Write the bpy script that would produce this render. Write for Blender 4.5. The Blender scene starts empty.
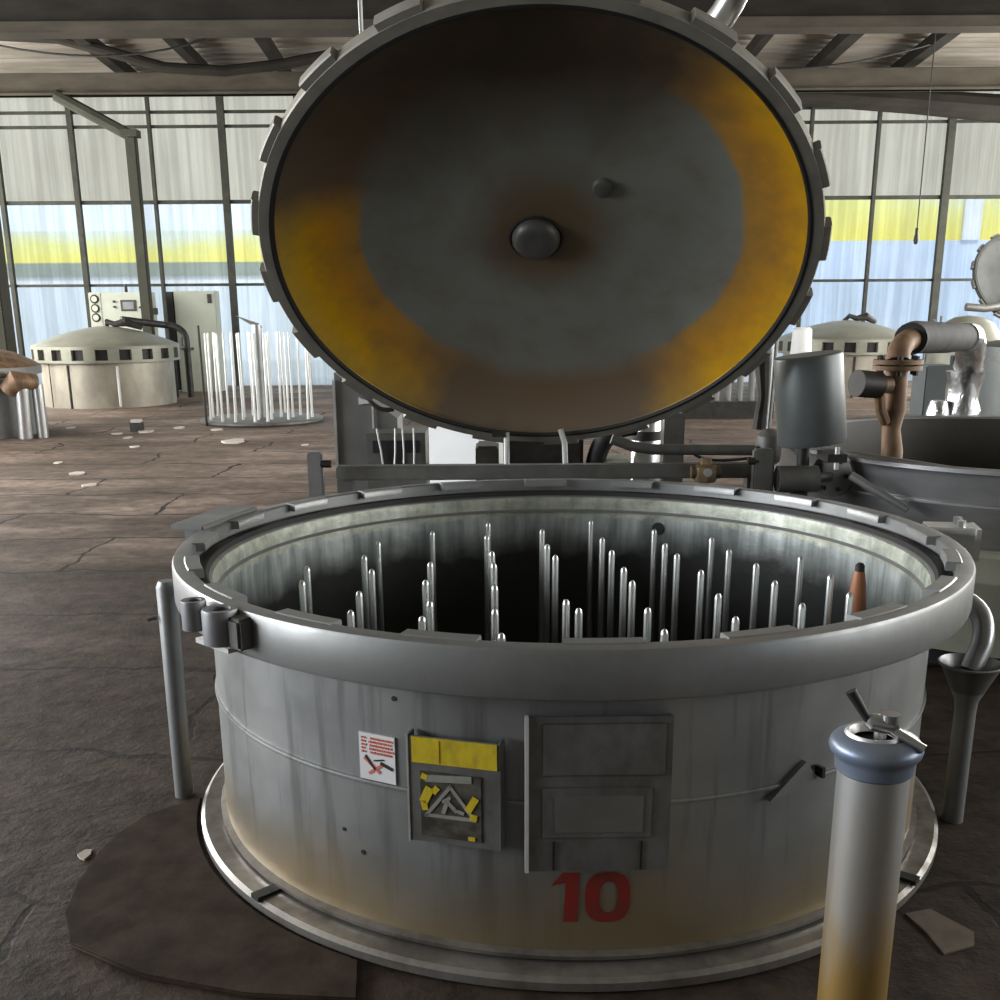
import bpy, bmesh, math, random
from mathutils import Vector, Matrix
PI = math.pi
random.seed(7)
SC = bpy.context.scene
COL = SC.collection

# ------------------------------------------------------------------ camera
cam_data = bpy.data.cameras.new('camera')
cam = bpy.data.objects.new('camera', cam_data)
COL.objects.link(cam)
cam_data.sensor_width = 36.0
cam_data.lens = 36.0 * 1.0825
cam_data.shift_y = 0.1195
cam_data.clip_end = 300
_th, _ro = math.radians(16.06), math.radians(-0.381)
_F = Vector((0, math.cos(_th), -math.sin(_th)))
_R0 = Vector((1, 0, 0)); _U0 = Vector((0, math.sin(_th), math.cos(_th)))
_R = _R0 * math.cos(_ro) + _U0 * math.sin(_ro)
_U = _U0 * math.cos(_ro) - _R0 * math.sin(_ro)
cam.matrix_world = Matrix(((_R.x, _U.x, -_F.x, 0), (_R.y, _U.y, -_F.y, 0), (_R.z, _U.z, -_F.z, 1.2875), (0, 0, 0, 1)))
SC.camera = cam

# ------------------------------------------------------------------ sky, sun, exposure
SC.view_settings.view_transform = 'Standard'
SC.view_settings.look = 'None'
SC.view_settings.gamma = 1.0
SC.view_settings.exposure = 0.0
SC.view_settings.use_curve_mapping = False
world = bpy.data.worlds.new('sky')
SC.world = world
world.use_nodes = True
wn = world.node_tree
wn.nodes['Background'].inputs[0].default_value = (0.80, 0.90, 1.0, 1)
wn.nodes['Background'].inputs[1].default_value = 1.55
sun_data = bpy.data.lights.new('sun', 'SUN')
sun_data.energy = 2.2
sun_data.angle = math.radians(2)
sun_data.color = (1, 0.95, 0.85)
sun = bpy.data.objects.new('sun', sun_data)
COL.objects.link(sun)
sun.location = (0, -20, 30)
sun.rotation_euler = (math.radians(42), 0, math.radians(12))
# area lamps added inside the unseen side windows to boost their daylight
def window_fill(name, x, y0, y1, z0, z1, watts, color):
    d = bpy.data.lights.new(name, 'AREA'); d.shape = 'RECTANGLE'
    d.size = y1 - y0; d.size_y = z1 - z0; d.energy = watts; d.color = color
    o = bpy.data.objects.new(name, d); COL.objects.link(o)
    o.location = (x, (y0 + y1) / 2, (z0 + z1) / 2)
    o.rotation_euler = (PI / 2, 0, PI / 2 if x > 0 else -PI / 2)
    return o
window_fill('window_fill_left_far', -9.8, 8.0, 18.8, 1.05, 3.85, 1350, (1.0, 0.95, 0.88))
window_fill('window_fill_right_far', 9.8, 8.0, 18.8, 1.05, 3.85, 1350, (1.0, 0.95, 0.88))
window_fill('window_fill_left_near', -9.8, -1.5, 7.5, 1.05, 3.85, 1300, (0.96, 0.97, 1.0))
window_fill('window_fill_right_near', 9.8, -1.5, 7.5, 1.05, 3.85, 520, (1.0, 0.97, 0.92))
SC.cycles.max_bounces = 10
SC.cycles.diffuse_bounces = 5
SC.cycles.glossy_bounces = 5
SC.cycles.transmission_bounces = 6
SC.cycles.transparent_max_bounces = 12
SC.cycles.caustics_reflective = False
SC.cycles.caustics_refractive = False
SC.cycles.sample_clamp_indirect = 6.0
SC.cycles.use_denoising = True

# ------------------------------------------------------------------ materials
def new_mat(name):
    m = bpy.data.materials.new(name); m.use_nodes = True
    nt = m.node_tree
    return m, nt, nt.nodes['Principled BSDF']

def N(nt, t, **kw):
    n = nt.nodes.new(t)
    for k, v in kw.items():
        if k.startswith('i_'):
            n.inputs[int(k[2:])].default_value = v
        else:
            setattr(n, k, v)
    return n

def coords(nt, scale=(1, 1, 1)):
    tc = N(nt, 'ShaderNodeTexCoord'); mp = N(nt, 'ShaderNodeMapping')
    mp.inputs['Scale'].default_value = scale
    nt.links.new(tc.outputs['Object'], mp.inputs[0])
    return mp.outputs[0]

def noise(nt, vec, scale=5, detail=5, rough=0.6):
    n = N(nt, 'ShaderNodeTexNoise')
    n.inputs['Scale'].default_value = scale; n.inputs['Detail'].default_value = detail; n.inputs['Roughness'].default_value = rough
    nt.links.new(vec, n.inputs['Vector'])
    return n.outputs['Fac']

def ramp(nt, fac, stops):
    r = N(nt, 'ShaderNodeValToRGB')
    e = r.color_ramp.elements
    while len(e) < len(stops): e.new(0.5)
    for el, (p, c) in zip(e, stops):
        el.position = p
        el.color = (*c, 1) if not isinstance(c, (int, float)) else (c, c, c, 1)
    nt.links.new(fac, r.inputs[0])
    return r.outputs[0]

def mix(nt, fac, a, b, mode='MIX'):
    m = N(nt, 'ShaderNodeMix', data_type='RGBA', blend_type=mode)
    for sock, v in ((m.inputs[0], fac), (m.inputs[6], a), (m.inputs[7], b)):
        if isinstance(v, (int, float)): sock.default_value = v
        elif isinstance(v, tuple): sock.default_value = (*v, 1)
        else: nt.links.new(v, sock)
    return m.outputs[2]

def math_(nt, op, a, b=0.0):
    m = N(nt, 'ShaderNodeMath', operation=op)
    for s, v in ((m.inputs[0], a), (m.inputs[1], b)):
        if isinstance(v, (int, float)): s.default_value = v
        else: nt.links.new(v, s)
    return m.outputs[0]

def bump(nt, bs, h, strength=0.2, dist=0.01):
    b = N(nt, 'ShaderNodeBump'); b.inputs['Strength'].default_value = strength; b.inputs['Distance'].default_value = dist
    nt.links.new(h, b.inputs['Height']); nt.links.new(b.outputs[0], bs.inputs['Normal'])

def pbr(name, c1, c2=None, rough=0.5, metal=0.0, scale=(6, 6, 6), ns=1.0, lo=0.35, hi=0.65, bmp=0.0, rvar=0.0):
    m, nt, bs = new_mat(name)
    v = coords(nt, scale); n = noise(nt, v, ns, 6)
    c2 = c2 or tuple(x * 0.75 for x in c1)
    nt.links.new(ramp(nt, n, [(lo, c1), (hi, c2)]), bs.inputs['Base Color'])
    bs.inputs['Metallic'].default_value = metal
    bs.inputs['Roughness'].default_value = rough
    if rvar:
        nt.links.new(ramp(nt, n, [(lo, max(0.05, rough - rvar)), (hi, min(1, rough + rvar))]), bs.inputs['Roughness'])
    if bmp: bump(nt, bs, n, bmp)
    return m

def dull(m, s=0.12):
    m.node_tree.nodes['Principled BSDF'].inputs['Specular IOR Level'].default_value = s
    return m

def vat_wall_mat():
    m, nt, bs = new_mat('vat_painted_steel')
    tc = N(nt, 'ShaderNodeTexCoord')
    sep = N(nt, 'ShaderNodeSeparateXYZ'); nt.links.new(tc.outputs['Object'], sep.inputs[0])
    v1 = coords(nt, (3, 3, 3)); n1 = noise(nt, v1, 1.2, 6)
    vs = coords(nt, (9, 9, 0.7)); n2 = noise(nt, vs, 2.0, 4)
    vl = coords(nt, (1.3, 1.3, 0.8)); n3 = noise(nt, vl, 1.5, 4)
    base = ramp(nt, n1, [(0.3, (0.25, 0.262, 0.262)), (0.7, (0.345, 0.353, 0.345))])
    streak = ramp(nt, n2, [(0.53, 0.0), (0.66, 0.8)])
    c = mix(nt, streak, base, (0.17, 0.175, 0.17))
    # ochre grime near the foot of the tank
    zz = math_(nt, 'MULTIPLY', sep.outputs[2], -2.4)
    zz = math_(nt, 'ADD', zz, 0.78)
    st = math_(nt, 'ADD', zz, math_(nt, 'MULTIPLY', n3, 0.75))
    fac = ramp(nt, st, [(0.52, 0.0), (0.95, 0.85)])
    c = mix(nt, fac, c, (0.30, 0.225, 0.115))
    nt.links.new(c, bs.inputs['Base Color'])
    bs.inputs['Metallic'].default_value = 0.55
    nt.links.new(ramp(nt, n1, [(0.3, 0.36), (0.7, 0.52)]), bs.inputs['Roughness'])
    bump(nt, bs, n1, 0.06)
    return m

def vat_inside_mat():
    m, nt, bs = new_mat('limescaled_steel')
    tc = N(nt, 'ShaderNodeTexCoord')
    sep = N(nt, 'ShaderNodeSeparateXYZ'); nt.links.new(tc.outputs['Object'], sep.inputs[0])
    vs = coords(nt, (14, 14, 1.6)); n2 = noise(nt, vs, 1.5, 5)
    v1 = coords(nt, (10, 10, 14)); n1 = noise(nt, v1, 1.4, 6, 0.7)
    vl = coords(nt, (2, 2, 2)); n3 = noise(nt, vl, 1.2, 3)
    base = ramp(nt, n2, [(0.35, (0.22, 0.26, 0.25)), (0.68, (0.58, 0.63, 0.62))])
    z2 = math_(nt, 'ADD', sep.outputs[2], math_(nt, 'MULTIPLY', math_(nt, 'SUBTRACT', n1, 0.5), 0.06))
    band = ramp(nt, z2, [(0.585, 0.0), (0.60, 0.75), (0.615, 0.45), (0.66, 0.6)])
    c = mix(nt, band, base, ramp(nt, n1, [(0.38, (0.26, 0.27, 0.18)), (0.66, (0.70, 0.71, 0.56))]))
    deep = ramp(nt, math_(nt, 'ADD', z2, math_(nt, 'MULTIPLY', math_(nt, 'SUBTRACT', n3, 0.5), 0.25)), [(0.46, 1.0), (0.57, 0.0)])  # shade in the depth of the tank painted as near-black colour
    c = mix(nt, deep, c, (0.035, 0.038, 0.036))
    nt.links.new(c, bs.inputs['Base Color'])
    bs.inputs['Metallic'].default_value = 0.35
    bs.inputs['Roughness'].default_value = 0.5
    bump(nt, bs, n1, 0.25)
    return m

def lid_inside_mat():
    m, nt, bs = new_mat('dye_stained_steel')
    tc = N(nt, 'ShaderNodeTexCoord')
    sep = N(nt, 'ShaderNodeSeparateXYZ'); nt.links.new(tc.outputs['Object'], sep.inputs[0])
    x, y = sep.outputs[0], sep.outputs[1]
    r = math_(nt, 'SQRT', math_(nt, 'ADD', math_(nt, 'MULTIPLY', x, x), math_(nt, 'MULTIPLY', y, y)))
    n1 = noise(nt, coords(nt, (2.2, 2.2, 2.2)), 1.3, 4, 0.55)
    n2 = noise(nt, coords(nt, (5, 5, 5)), 1.5, 5, 0.6)
    d = math_(nt, 'ADD', r, math_(nt, 'MULTIPLY', math_(nt, 'SUBTRACT', n1, 0.5), 0.10))
    # the yellow stain reaches further in towards the upper left
    d = math_(nt, 'SUBTRACT', d, math_(nt, 'MULTIPLY', x, 0.06))
    grey = (0.39, 0.42, 0.38)
    side = ramp(nt, d, [(0.0, (0.16, 0.12, 0.075)), (0.15, (0.25, 0.20, 0.13)), (0.30, grey), (0.60, grey), (0.62, (0.75, 0.42, 0.10)),
                        (0.71, (0.92, 0.45, 0.04)), (0.80, (1.0, 0.56, 0.012)), (0.9, (0.85, 0.54, 0.08))])
    foot = ramp(nt, d, [(0.0, (0.16, 0.12, 0.075)), (0.15, (0.25, 0.20, 0.13)), (0.30, grey), (0.57, (0.33, 0.34, 0.30)), (0.66, (0.27, 0.19, 0.12)), (0.85, (0.24, 0.185, 0.13))])
    # dye stain yellow towards the two sides, brown at the foot
    sidef = math_(nt, 'ADD', math_(nt, 'DIVIDE', math_(nt, 'ABSOLUTE', x), math_(nt, 'MAXIMUM', r, 0.05)), math_(nt, 'MULTIPLY', math_(nt, 'SUBTRACT', n1, 0.5), 0.5))
    top_shade = ramp(nt, math_(nt, 'ADD', y, math_(nt, 'MULTIPLY', math_(nt, 'SUBTRACT', n1, 0.5), 0.3)), [(0.15, 0.0), (0.6, 1.0)])
    foot = mix(nt, top_shade, foot, (0.11, 0.085, 0.06))  # brown crown stain, deepened with shade painted into the colour
    lt = math_(nt, 'MULTIPLY', math_(nt, 'LESS_THAN', x, 0.0), ramp(nt, math_(nt, 'ADD', y, math_(nt, 'MULTIPLY', math_(nt, 'SUBTRACT', n1, 0.5), 0.4)), [(0.0, 0.0), (0.28, 0.55)]))
    sidef = math_(nt, 'SUBTRACT', sidef, lt)
    ring = mix(nt, ramp(nt, sidef, [(0.48, 0.0), (0.80, 1.0)]), foot, side)
    blot = ramp(nt, n2, [(0.45, 0.0), (0.75, 0.4)])
    c = mix(nt, blot, ring, (0.25, 0.16, 0.08))
    nt.links.new(c, bs.inputs['Base Color'])
    bs.inputs['Metallic'].default_value = 0.3
    bs.inputs['Roughness'].default_value = 0.42
    bump(nt, bs, n2, 0.03)
    return m

def sheet_mat(name, tint, clear, streak=0.5, glow=(0.8, 0.85, 0.9)):
    """translucent corrugated plastic sheet: part see-through, part milky"""
    m, nt, bs = new_mat(name)
    out = nt.nodes['Material Output']
    nt.nodes.remove(bs)
    v = coords(nt, (7, 7, 0.22)); n = noise(nt, v, 1.3, 5, 0.62)
    n2 = noise(nt, coords(nt, (0.8, 0.8, 0.5)), 1.0, 3)
    tr = N(nt, 'ShaderNodeBsdfTransparent'); tl = N(nt, 'ShaderNodeBsdfTranslucent')
    col = mix(nt, ramp(nt, n, [(0.36, 0.0), (0.58, streak)]), tint, tuple(t * 0.55 for t in tint))
    col = mix(nt, ramp(nt, n2, [(0.4, 0.0), (0.75, 0.35)]), col, (0.55, 0.52, 0.47), 'MULTIPLY')
    nt.links.new(col, tr.inputs[0]); nt.links.new(col, tl.inputs[0])
    mx = N(nt, 'ShaderNodeMixShader'); mx.inputs[0].default_value = 1 - clear
    nt.links.new(tr.outputs[0], mx.inputs[1]); nt.links.new(tl.outputs[0], mx.inputs[2])
    nt.links.new(mx.outputs[0], out.inputs[0])
    return m

def floor_mat():
    m, nt, bs = new_mat('worn_concrete')
    v = coords(nt, (1, 1, 1))
    n1 = noise(nt, coords(nt, (0.8, 1.5, 1)), 0.9, 8, 0.66); n2 = noise(nt, v, 9, 6, 0.65); n3 = noise(nt, v, 0.35, 4)
    c = ramp(nt, n1, [(0.3, (0.06, 0.045, 0.034)), (0.5, (0.19, 0.143, 0.112)), (0.70, (0.40, 0.31, 0.255))])
    c = mix(nt, ramp(nt, n2, [(0.42, 0.0), (0.62, 0.5)]), c, (0.055, 0.042, 0.032))
    br = N(nt, 'ShaderNodeTexBrick')
    wv = N(nt, 'ShaderNodeVectorMath', operation='ADD')
    nz = N(nt, 'ShaderNodeTexNoise'); nz.inputs['Scale'].default_value = 1.7; nz.inputs['Detail'].default_value = 5
    nt.links.new(v, nz.inputs['Vector'])
    sc = N(nt, 'ShaderNodeVectorMath', operation='SCALE'); sc.inputs['Scale'].default_value = 0.35
    nt.links.new(nz.outputs['Color'], sc.inputs[0])
    nt.links.new(v, wv.inputs[0]); nt.links.new(sc.outputs[0], wv.inputs[1])
    nt.links.new(wv.outputs[0], br.inputs['Vector'])
    br.inputs['Scale'].default_value = 1.0
    br.inputs['Brick Width'].default_value = 2.1; br.inputs['Row Height'].default_value = 0.8
    br.inputs['Mortar Size'].default_value = 0.014; br.inputs['Mortar Smooth'].default_value = 0.5
    br.offset = 0.4
    c = mix(nt, br.outputs['Fac'], c, (0.018, 0.014, 0.012))
    # wet near floor round the vats, its shade painted into the colour
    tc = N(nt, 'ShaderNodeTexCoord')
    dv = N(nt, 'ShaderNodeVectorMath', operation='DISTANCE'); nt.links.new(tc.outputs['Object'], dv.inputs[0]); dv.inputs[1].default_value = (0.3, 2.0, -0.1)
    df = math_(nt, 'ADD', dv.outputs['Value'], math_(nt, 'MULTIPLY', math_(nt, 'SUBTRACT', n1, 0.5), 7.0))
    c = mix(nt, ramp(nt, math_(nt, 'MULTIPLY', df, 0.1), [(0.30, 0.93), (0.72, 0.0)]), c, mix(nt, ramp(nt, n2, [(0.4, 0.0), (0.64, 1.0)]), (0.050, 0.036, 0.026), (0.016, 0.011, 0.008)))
    c = mix(nt, math_(nt, 'MULTIPLY', br.outputs['Fac'], 0.8), c, (0.008, 0.006, 0.005))
    nt.links.new(c, bs.inputs['Base Color'])
    nt.links.new(ramp(nt, n3, [(0.35, 0.55), (0.65, 0.8)]), bs.inputs['Roughness'])
    bs.inputs['Specular IOR Level'].default_value = 0.22
    n4 = noise(nt, v, 26, 5, 0.7)
    h = math_(nt, 'ADD', math_(nt, 'ADD', n1, math_(nt, 'MULTIPLY', n2, 0.5)), math_(nt, 'MULTIPLY', n4, 0.25))
    h = math_(nt, 'SUBTRACT', h, math_(nt, 'MULTIPLY', br.outputs['Fac'], 0.06))
    bump(nt, bs, h, 0.6, 0.02)
    return m

def yellowed_mat():
    m, nt, bs = new_mat('yellowed_pipe_steel')
    tc = N(nt, 'ShaderNodeTexCoord'); sep = N(nt, 'ShaderNodeSeparateXYZ'); nt.links.new(tc.outputs['Object'], sep.inputs[0])
    n1 = noise(nt, coords(nt, (16, 16, 4)), 1.2, 5)
    f = math_(nt, 'ADD', sep.outputs[2], math_(nt, 'MULTIPLY', math_(nt, 'SUBTRACT', n1, 0.5), 0.35))
    nt.links.new(ramp(nt, f, [(0.28, (0.55, 0.36, 0.12)), (0.42, (0.56, 0.53, 0.46)), (0.6, (0.58, 0.59, 0.58))]), bs.inputs['Base Color'])
    bs.inputs['Metallic'].default_value = 0.7; bs.inputs['Roughness'].default_value = 0.33
    return m

M = {}
M['vat'] = vat_wall_mat()
M['inside'] = vat_inside_mat()
M['lid'] = lid_inside_mat()
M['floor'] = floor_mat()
M['rim'] = pbr('rim_steel', (0.32, 0.33, 0.33), (0.23, 0.24, 0.235), 0.42, 0.55, (4, 4, 4), 1.5, bmp=0.06, rvar=0.08)
M['lid_rim'] = pbr('lid_rim_steel', (0.31, 0.30, 0.26), (0.23, 0.22, 0.19), 0.5, 0.15, (6, 6, 6), 1.5, bmp=0.08)
M['flange'] = pbr('base_flange_steel', (0.34, 0.325, 0.30), (0.16, 0.145, 0.125), 0.4, 0.6, (7, 7, 7), 1.3, bmp=0.1, rvar=0.12)
M['bright'] = pbr('bright_steel', (0.62, 0.64, 0.64), (0.48, 0.5, 0.5), 0.28, 0.9, (10, 10, 3), 1.0)
M['pale_rod'] = pbr('pale_plated_rod', (0.72, 0.74, 0.72), (0.55, 0.57, 0.54), 0.4, 0.4, (10, 10, 3), 1.0)
M['lid_grey'] = dull(pbr('lid_grey', (0.10, 0.108, 0.105), (0.07, 0.076, 0.074), 0.55, 0.1, (4, 4, 4), 1.0))
M['grey'] = pbr('grey_paint', (0.24, 0.245, 0.24), (0.18, 0.18, 0.17), 0.5, 0.3, (5, 5, 5), 1.0, bmp=0.05)
M['plate'] = pbr('plate_grey', (0.22, 0.225, 0.22), (0.14, 0.14, 0.13), 0.5, 0.4, (14, 14, 9), 1.2, bmp=0.08)
M['plate_light'] = pbr('plate_edge', (0.68, 0.69, 0.68), (0.5, 0.5, 0.49), 0.4, 0.5, (10, 10, 10), 1.0)
M['dark'] = pbr('dark_iron', (0.045, 0.043, 0.04), (0.025, 0.023, 0.02), 0.55, 0.4, (12, 12, 12), 1.0, bmp=0.1)
M['black'] = pbr('black_rubber', (0.018, 0.018, 0.018), (0.01, 0.01, 0.01), 0.6, 0.0)
M['socket'] = pbr('socket_grey', (0.25, 0.26, 0.275), (0.19, 0.195, 0.205), 0.45, 0.4, (8, 8, 8), 1.0)
M['gunmetal'] = pbr('gunmetal', (0.19, 0.19, 0.18), (0.12, 0.12, 0.11), 0.45, 0.4, (8, 8, 8), 1.0, bmp=0.06)
M['vat_dark'] = pbr('dark_vat_lining', (0.06, 0.055, 0.045), (0.035, 0.033, 0.028), 0.5, 0.3, (3, 3, 3), 1.0)
M['rust'] = pbr('rusty_pipe', (0.32, 0.21, 0.125), (0.15, 0.09, 0.055), 0.6, 0.3, (14, 14, 6), 1.0, bmp=0.2)
M['brass'] = pbr('old_brass', (0.22, 0.16, 0.09), (0.12, 0.09, 0.06), 0.5, 0.6, (20, 20, 20), 1.0, bmp=0.2)
M['foil'] = pbr('crumpled_foil', (0.75, 0.77, 0.78), (0.5, 0.5, 0.5), 0.22, 0.95, (18, 18, 8), 1.0, bmp=0.9)
M['lagging'] = pbr('black_lagging', (0.05, 0.052, 0.053), (0.025, 0.025, 0.025), 0.8, 0.0, (10, 10, 10), 1.0, bmp=0.3)
M['drum'] = pbr('drum_grey', (0.15, 0.168, 0.168), (0.115, 0.13, 0.13), 0.42, 0.45, (4, 4, 4), 1.0)
M['pale_vat'] = pbr('pale_vat_steel', (0.40, 0.375, 0.31), (0.26, 0.24, 0.20), 0.45, 0.35, (3, 3, 1.5), 1.2, bmp=0.05)
M['pale_lid'] = pbr('pale_lid_steel', (0.29, 0.295, 0.24), (0.22, 0.225, 0.18), 0.45, 0.3, (2, 2, 2), 1.2)
M['neighbour'] = pbr('neighbour_vat_steel', (0.42, 0.43, 0.44), (0.24, 0.245, 0.25), 0.34, 0.75, (1.2, 1.2, 5), 1.4, bmp=0.05)
M['pale_skirt'] = pbr('pale_green_paint', (0.62, 0.64, 0.53), (0.48, 0.50, 0.41), 0.5, 0.1, (4, 4, 4), 1.0)
M['cabinet'] = pbr('pale_green_cabinet', (0.46, 0.50, 0.42), (0.40, 0.43, 0.36), 0.55, 0.0, (2, 2, 2), 1.0)
M['white'] = pbr('white_paint', (0.78, 0.80, 0.80), (0.70, 0.72, 0.72), 0.5, 0.0, (3, 3, 3), 1.0)
M['blue'] = pbr('worn_blue_paint', (0.17, 0.22, 0.32), (0.25, 0.28, 0.32), 0.36, 0.4, (16, 16, 16), 1.0, bmp=0.1)
M['yellow'] = pbr('worn_yellow', (0.72, 0.56, 0.02), (0.5, 0.38, 0.03), 0.55, 0.0, (40, 40, 20), 1.0, lo=0.45, hi=0.7)
M['red'] = pbr('red_paint', (0.30, 0.02, 0.015), (0.2, 0.03, 0.02), 0.6, 0.0, (20, 20, 20), 1.0)
M['sticker_red'] = pbr('sticker_red', (0.62, 0.12, 0.08), (0.62, 0.2, 0.15), 0.6)
M['worn_panel'] = pbr('worn_panel', (0.06, 0.057, 0.045), (0.17, 0.16, 0.13), 0.5, 0.3, (22, 22, 30), 1.0, lo=0.4, hi=0.68)
M['symbol'] = pbr('symbol_grey', (0.40, 0.40, 0.37), (0.3, 0.3, 0.27), 0.5, 0.2, (20, 20, 20), 1.0)
M['brown_tube'] = pbr('brown_tube', (0.42, 0.17, 0.075), (0.34, 0.14, 0.07), 0.5, 0.0, (8, 8, 2), 1.0)
M['beam'] = dull(pbr('beam_steel', (0.095, 0.085, 0.067), (0.065, 0.058, 0.046), 0.7, 0.0, (2, 2, 6), 1.0))
M['beam_dark'] = dull(pbr('dark_beam_steel', (0.034, 0.031, 0.026), (0.022, 0.02, 0.017), 0.75, 0.0, (2, 2, 6), 1.0))
M['column'] = dull(pbr('column_paint', (0.065, 0.067, 0.052), (0.048, 0.05, 0.039), 0.7, 0.0, (3, 3, 3), 1.0))
M['roof'] = pbr('weathered_roof_sheet', (0.31, 0.285, 0.245), (0.16, 0.142, 0.115), 0.6, 0.1, (0.6, 5, 1), 1.0)
M['mullion'] = dull(pbr('mullion_steel', (0.06, 0.062, 0.052), (0.04, 0.042, 0.036), 0.7, 0.0))
M['paper'] = pbr('dirty_paper', (0.62, 0.58, 0.52), (0.45, 0.41, 0.36), 0.8)
M['cardboard'] = pbr('dirty_cardboard', (0.19, 0.16, 0.12), (0.12, 0.10, 0.075), 0.85, 0.0, (12, 12, 12), 1.0, bmp=0.2)
M['sheet_plate'] = dull(pbr('floor_sheet', (0.062, 0.045, 0.032), (0.030, 0.021, 0.015), 0.85, 0.0, (7, 7, 7), 1.3, bmp=0.3))
M['wall_solid'] = pbr('dark_plaster', (0.16, 0.15, 0.13), (0.11, 0.10, 0.09), 0.8)
M['yard'] = pbr('yard_concrete', (0.42, 0.42, 0.41), (0.34, 0.34, 0.33), 0.8, 0.0, (0.3, 0.3, 0.3), 1.0)
M['facade_yellow'] = pbr('yellow_facade', (0.85, 0.72, 0.03), (0.80, 0.66, 0.05), 0.7, 0.0, (0.4, 0.4, 1.5), 1.0)
def hazed_mat(name, z0, z1):  # paler upward: haze of the translucent sheets put into the facade colour
    m, nt, bs = new_mat(name)
    tc = N(nt, 'ShaderNodeTexCoord'); sep = N(nt, 'ShaderNodeSeparateXYZ'); nt.links.new(tc.outputs['Object'], sep.inputs[0])
    nz = noise(nt, coords(nt, (0.5, 0.5, 0.9)), 1.0, 4)
    f = math_(nt, 'ADD', math_(nt, 'DIVIDE', math_(nt, 'SUBTRACT', sep.outputs[2], z0), z1 - z0), math_(nt, 'MULTIPLY', math_(nt, 'SUBTRACT', nz, 0.5), 0.9))
    nt.links.new(ramp(nt, f, [(0.25, (0.88, 0.76, 0.02)), (0.6, (0.82, 0.78, 0.16)), (0.95, (0.74, 0.80, 0.66))]), bs.inputs['Base Color'])
    bs.inputs['Roughness'].default_value = 0.8
    return m
M['hazed_yellow'] = hazed_mat('hazed_yellow_facade', 2.4, 3.6)
M['hazed_yellow_high'] = hazed_mat('hazed_yellow_facade_high', 3.0, 4.9)
M['facade_blue'] = pbr('pale_blue_facade', (0.50, 0.64, 0.92), (0.66, 0.76, 0.95), 0.7, 0.0, (0.4, 0.4, 0.4), 1.0)
M['facade_white'] = pbr('white_facade', (0.8, 0.82, 0.85), (0.7, 0.73, 0.78), 0.7, 0.0, (0.4, 0.4, 0.4), 1.0)
M['facade_dark'] = pbr('facade_eaves_shade', (0.16, 0.19, 0.13), (0.22, 0.25, 0.17), 0.7, 0.0, (1.5, 1, 1), 1.0)
M['sheet_low'] = sheet_mat('milky_blue_sheet', (0.86, 0.94, 1.0), 0.45, 0.5)
M['sheet_mid'] = sheet_mat('clear_blue_sheet', (0.92, 0.97, 1.0), 0.74, 0.5)
M['sheet_top'] = sheet_mat('grimy_grey_sheet', (0.66, 0.60, 0.49), 0.35, 0.5)

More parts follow.
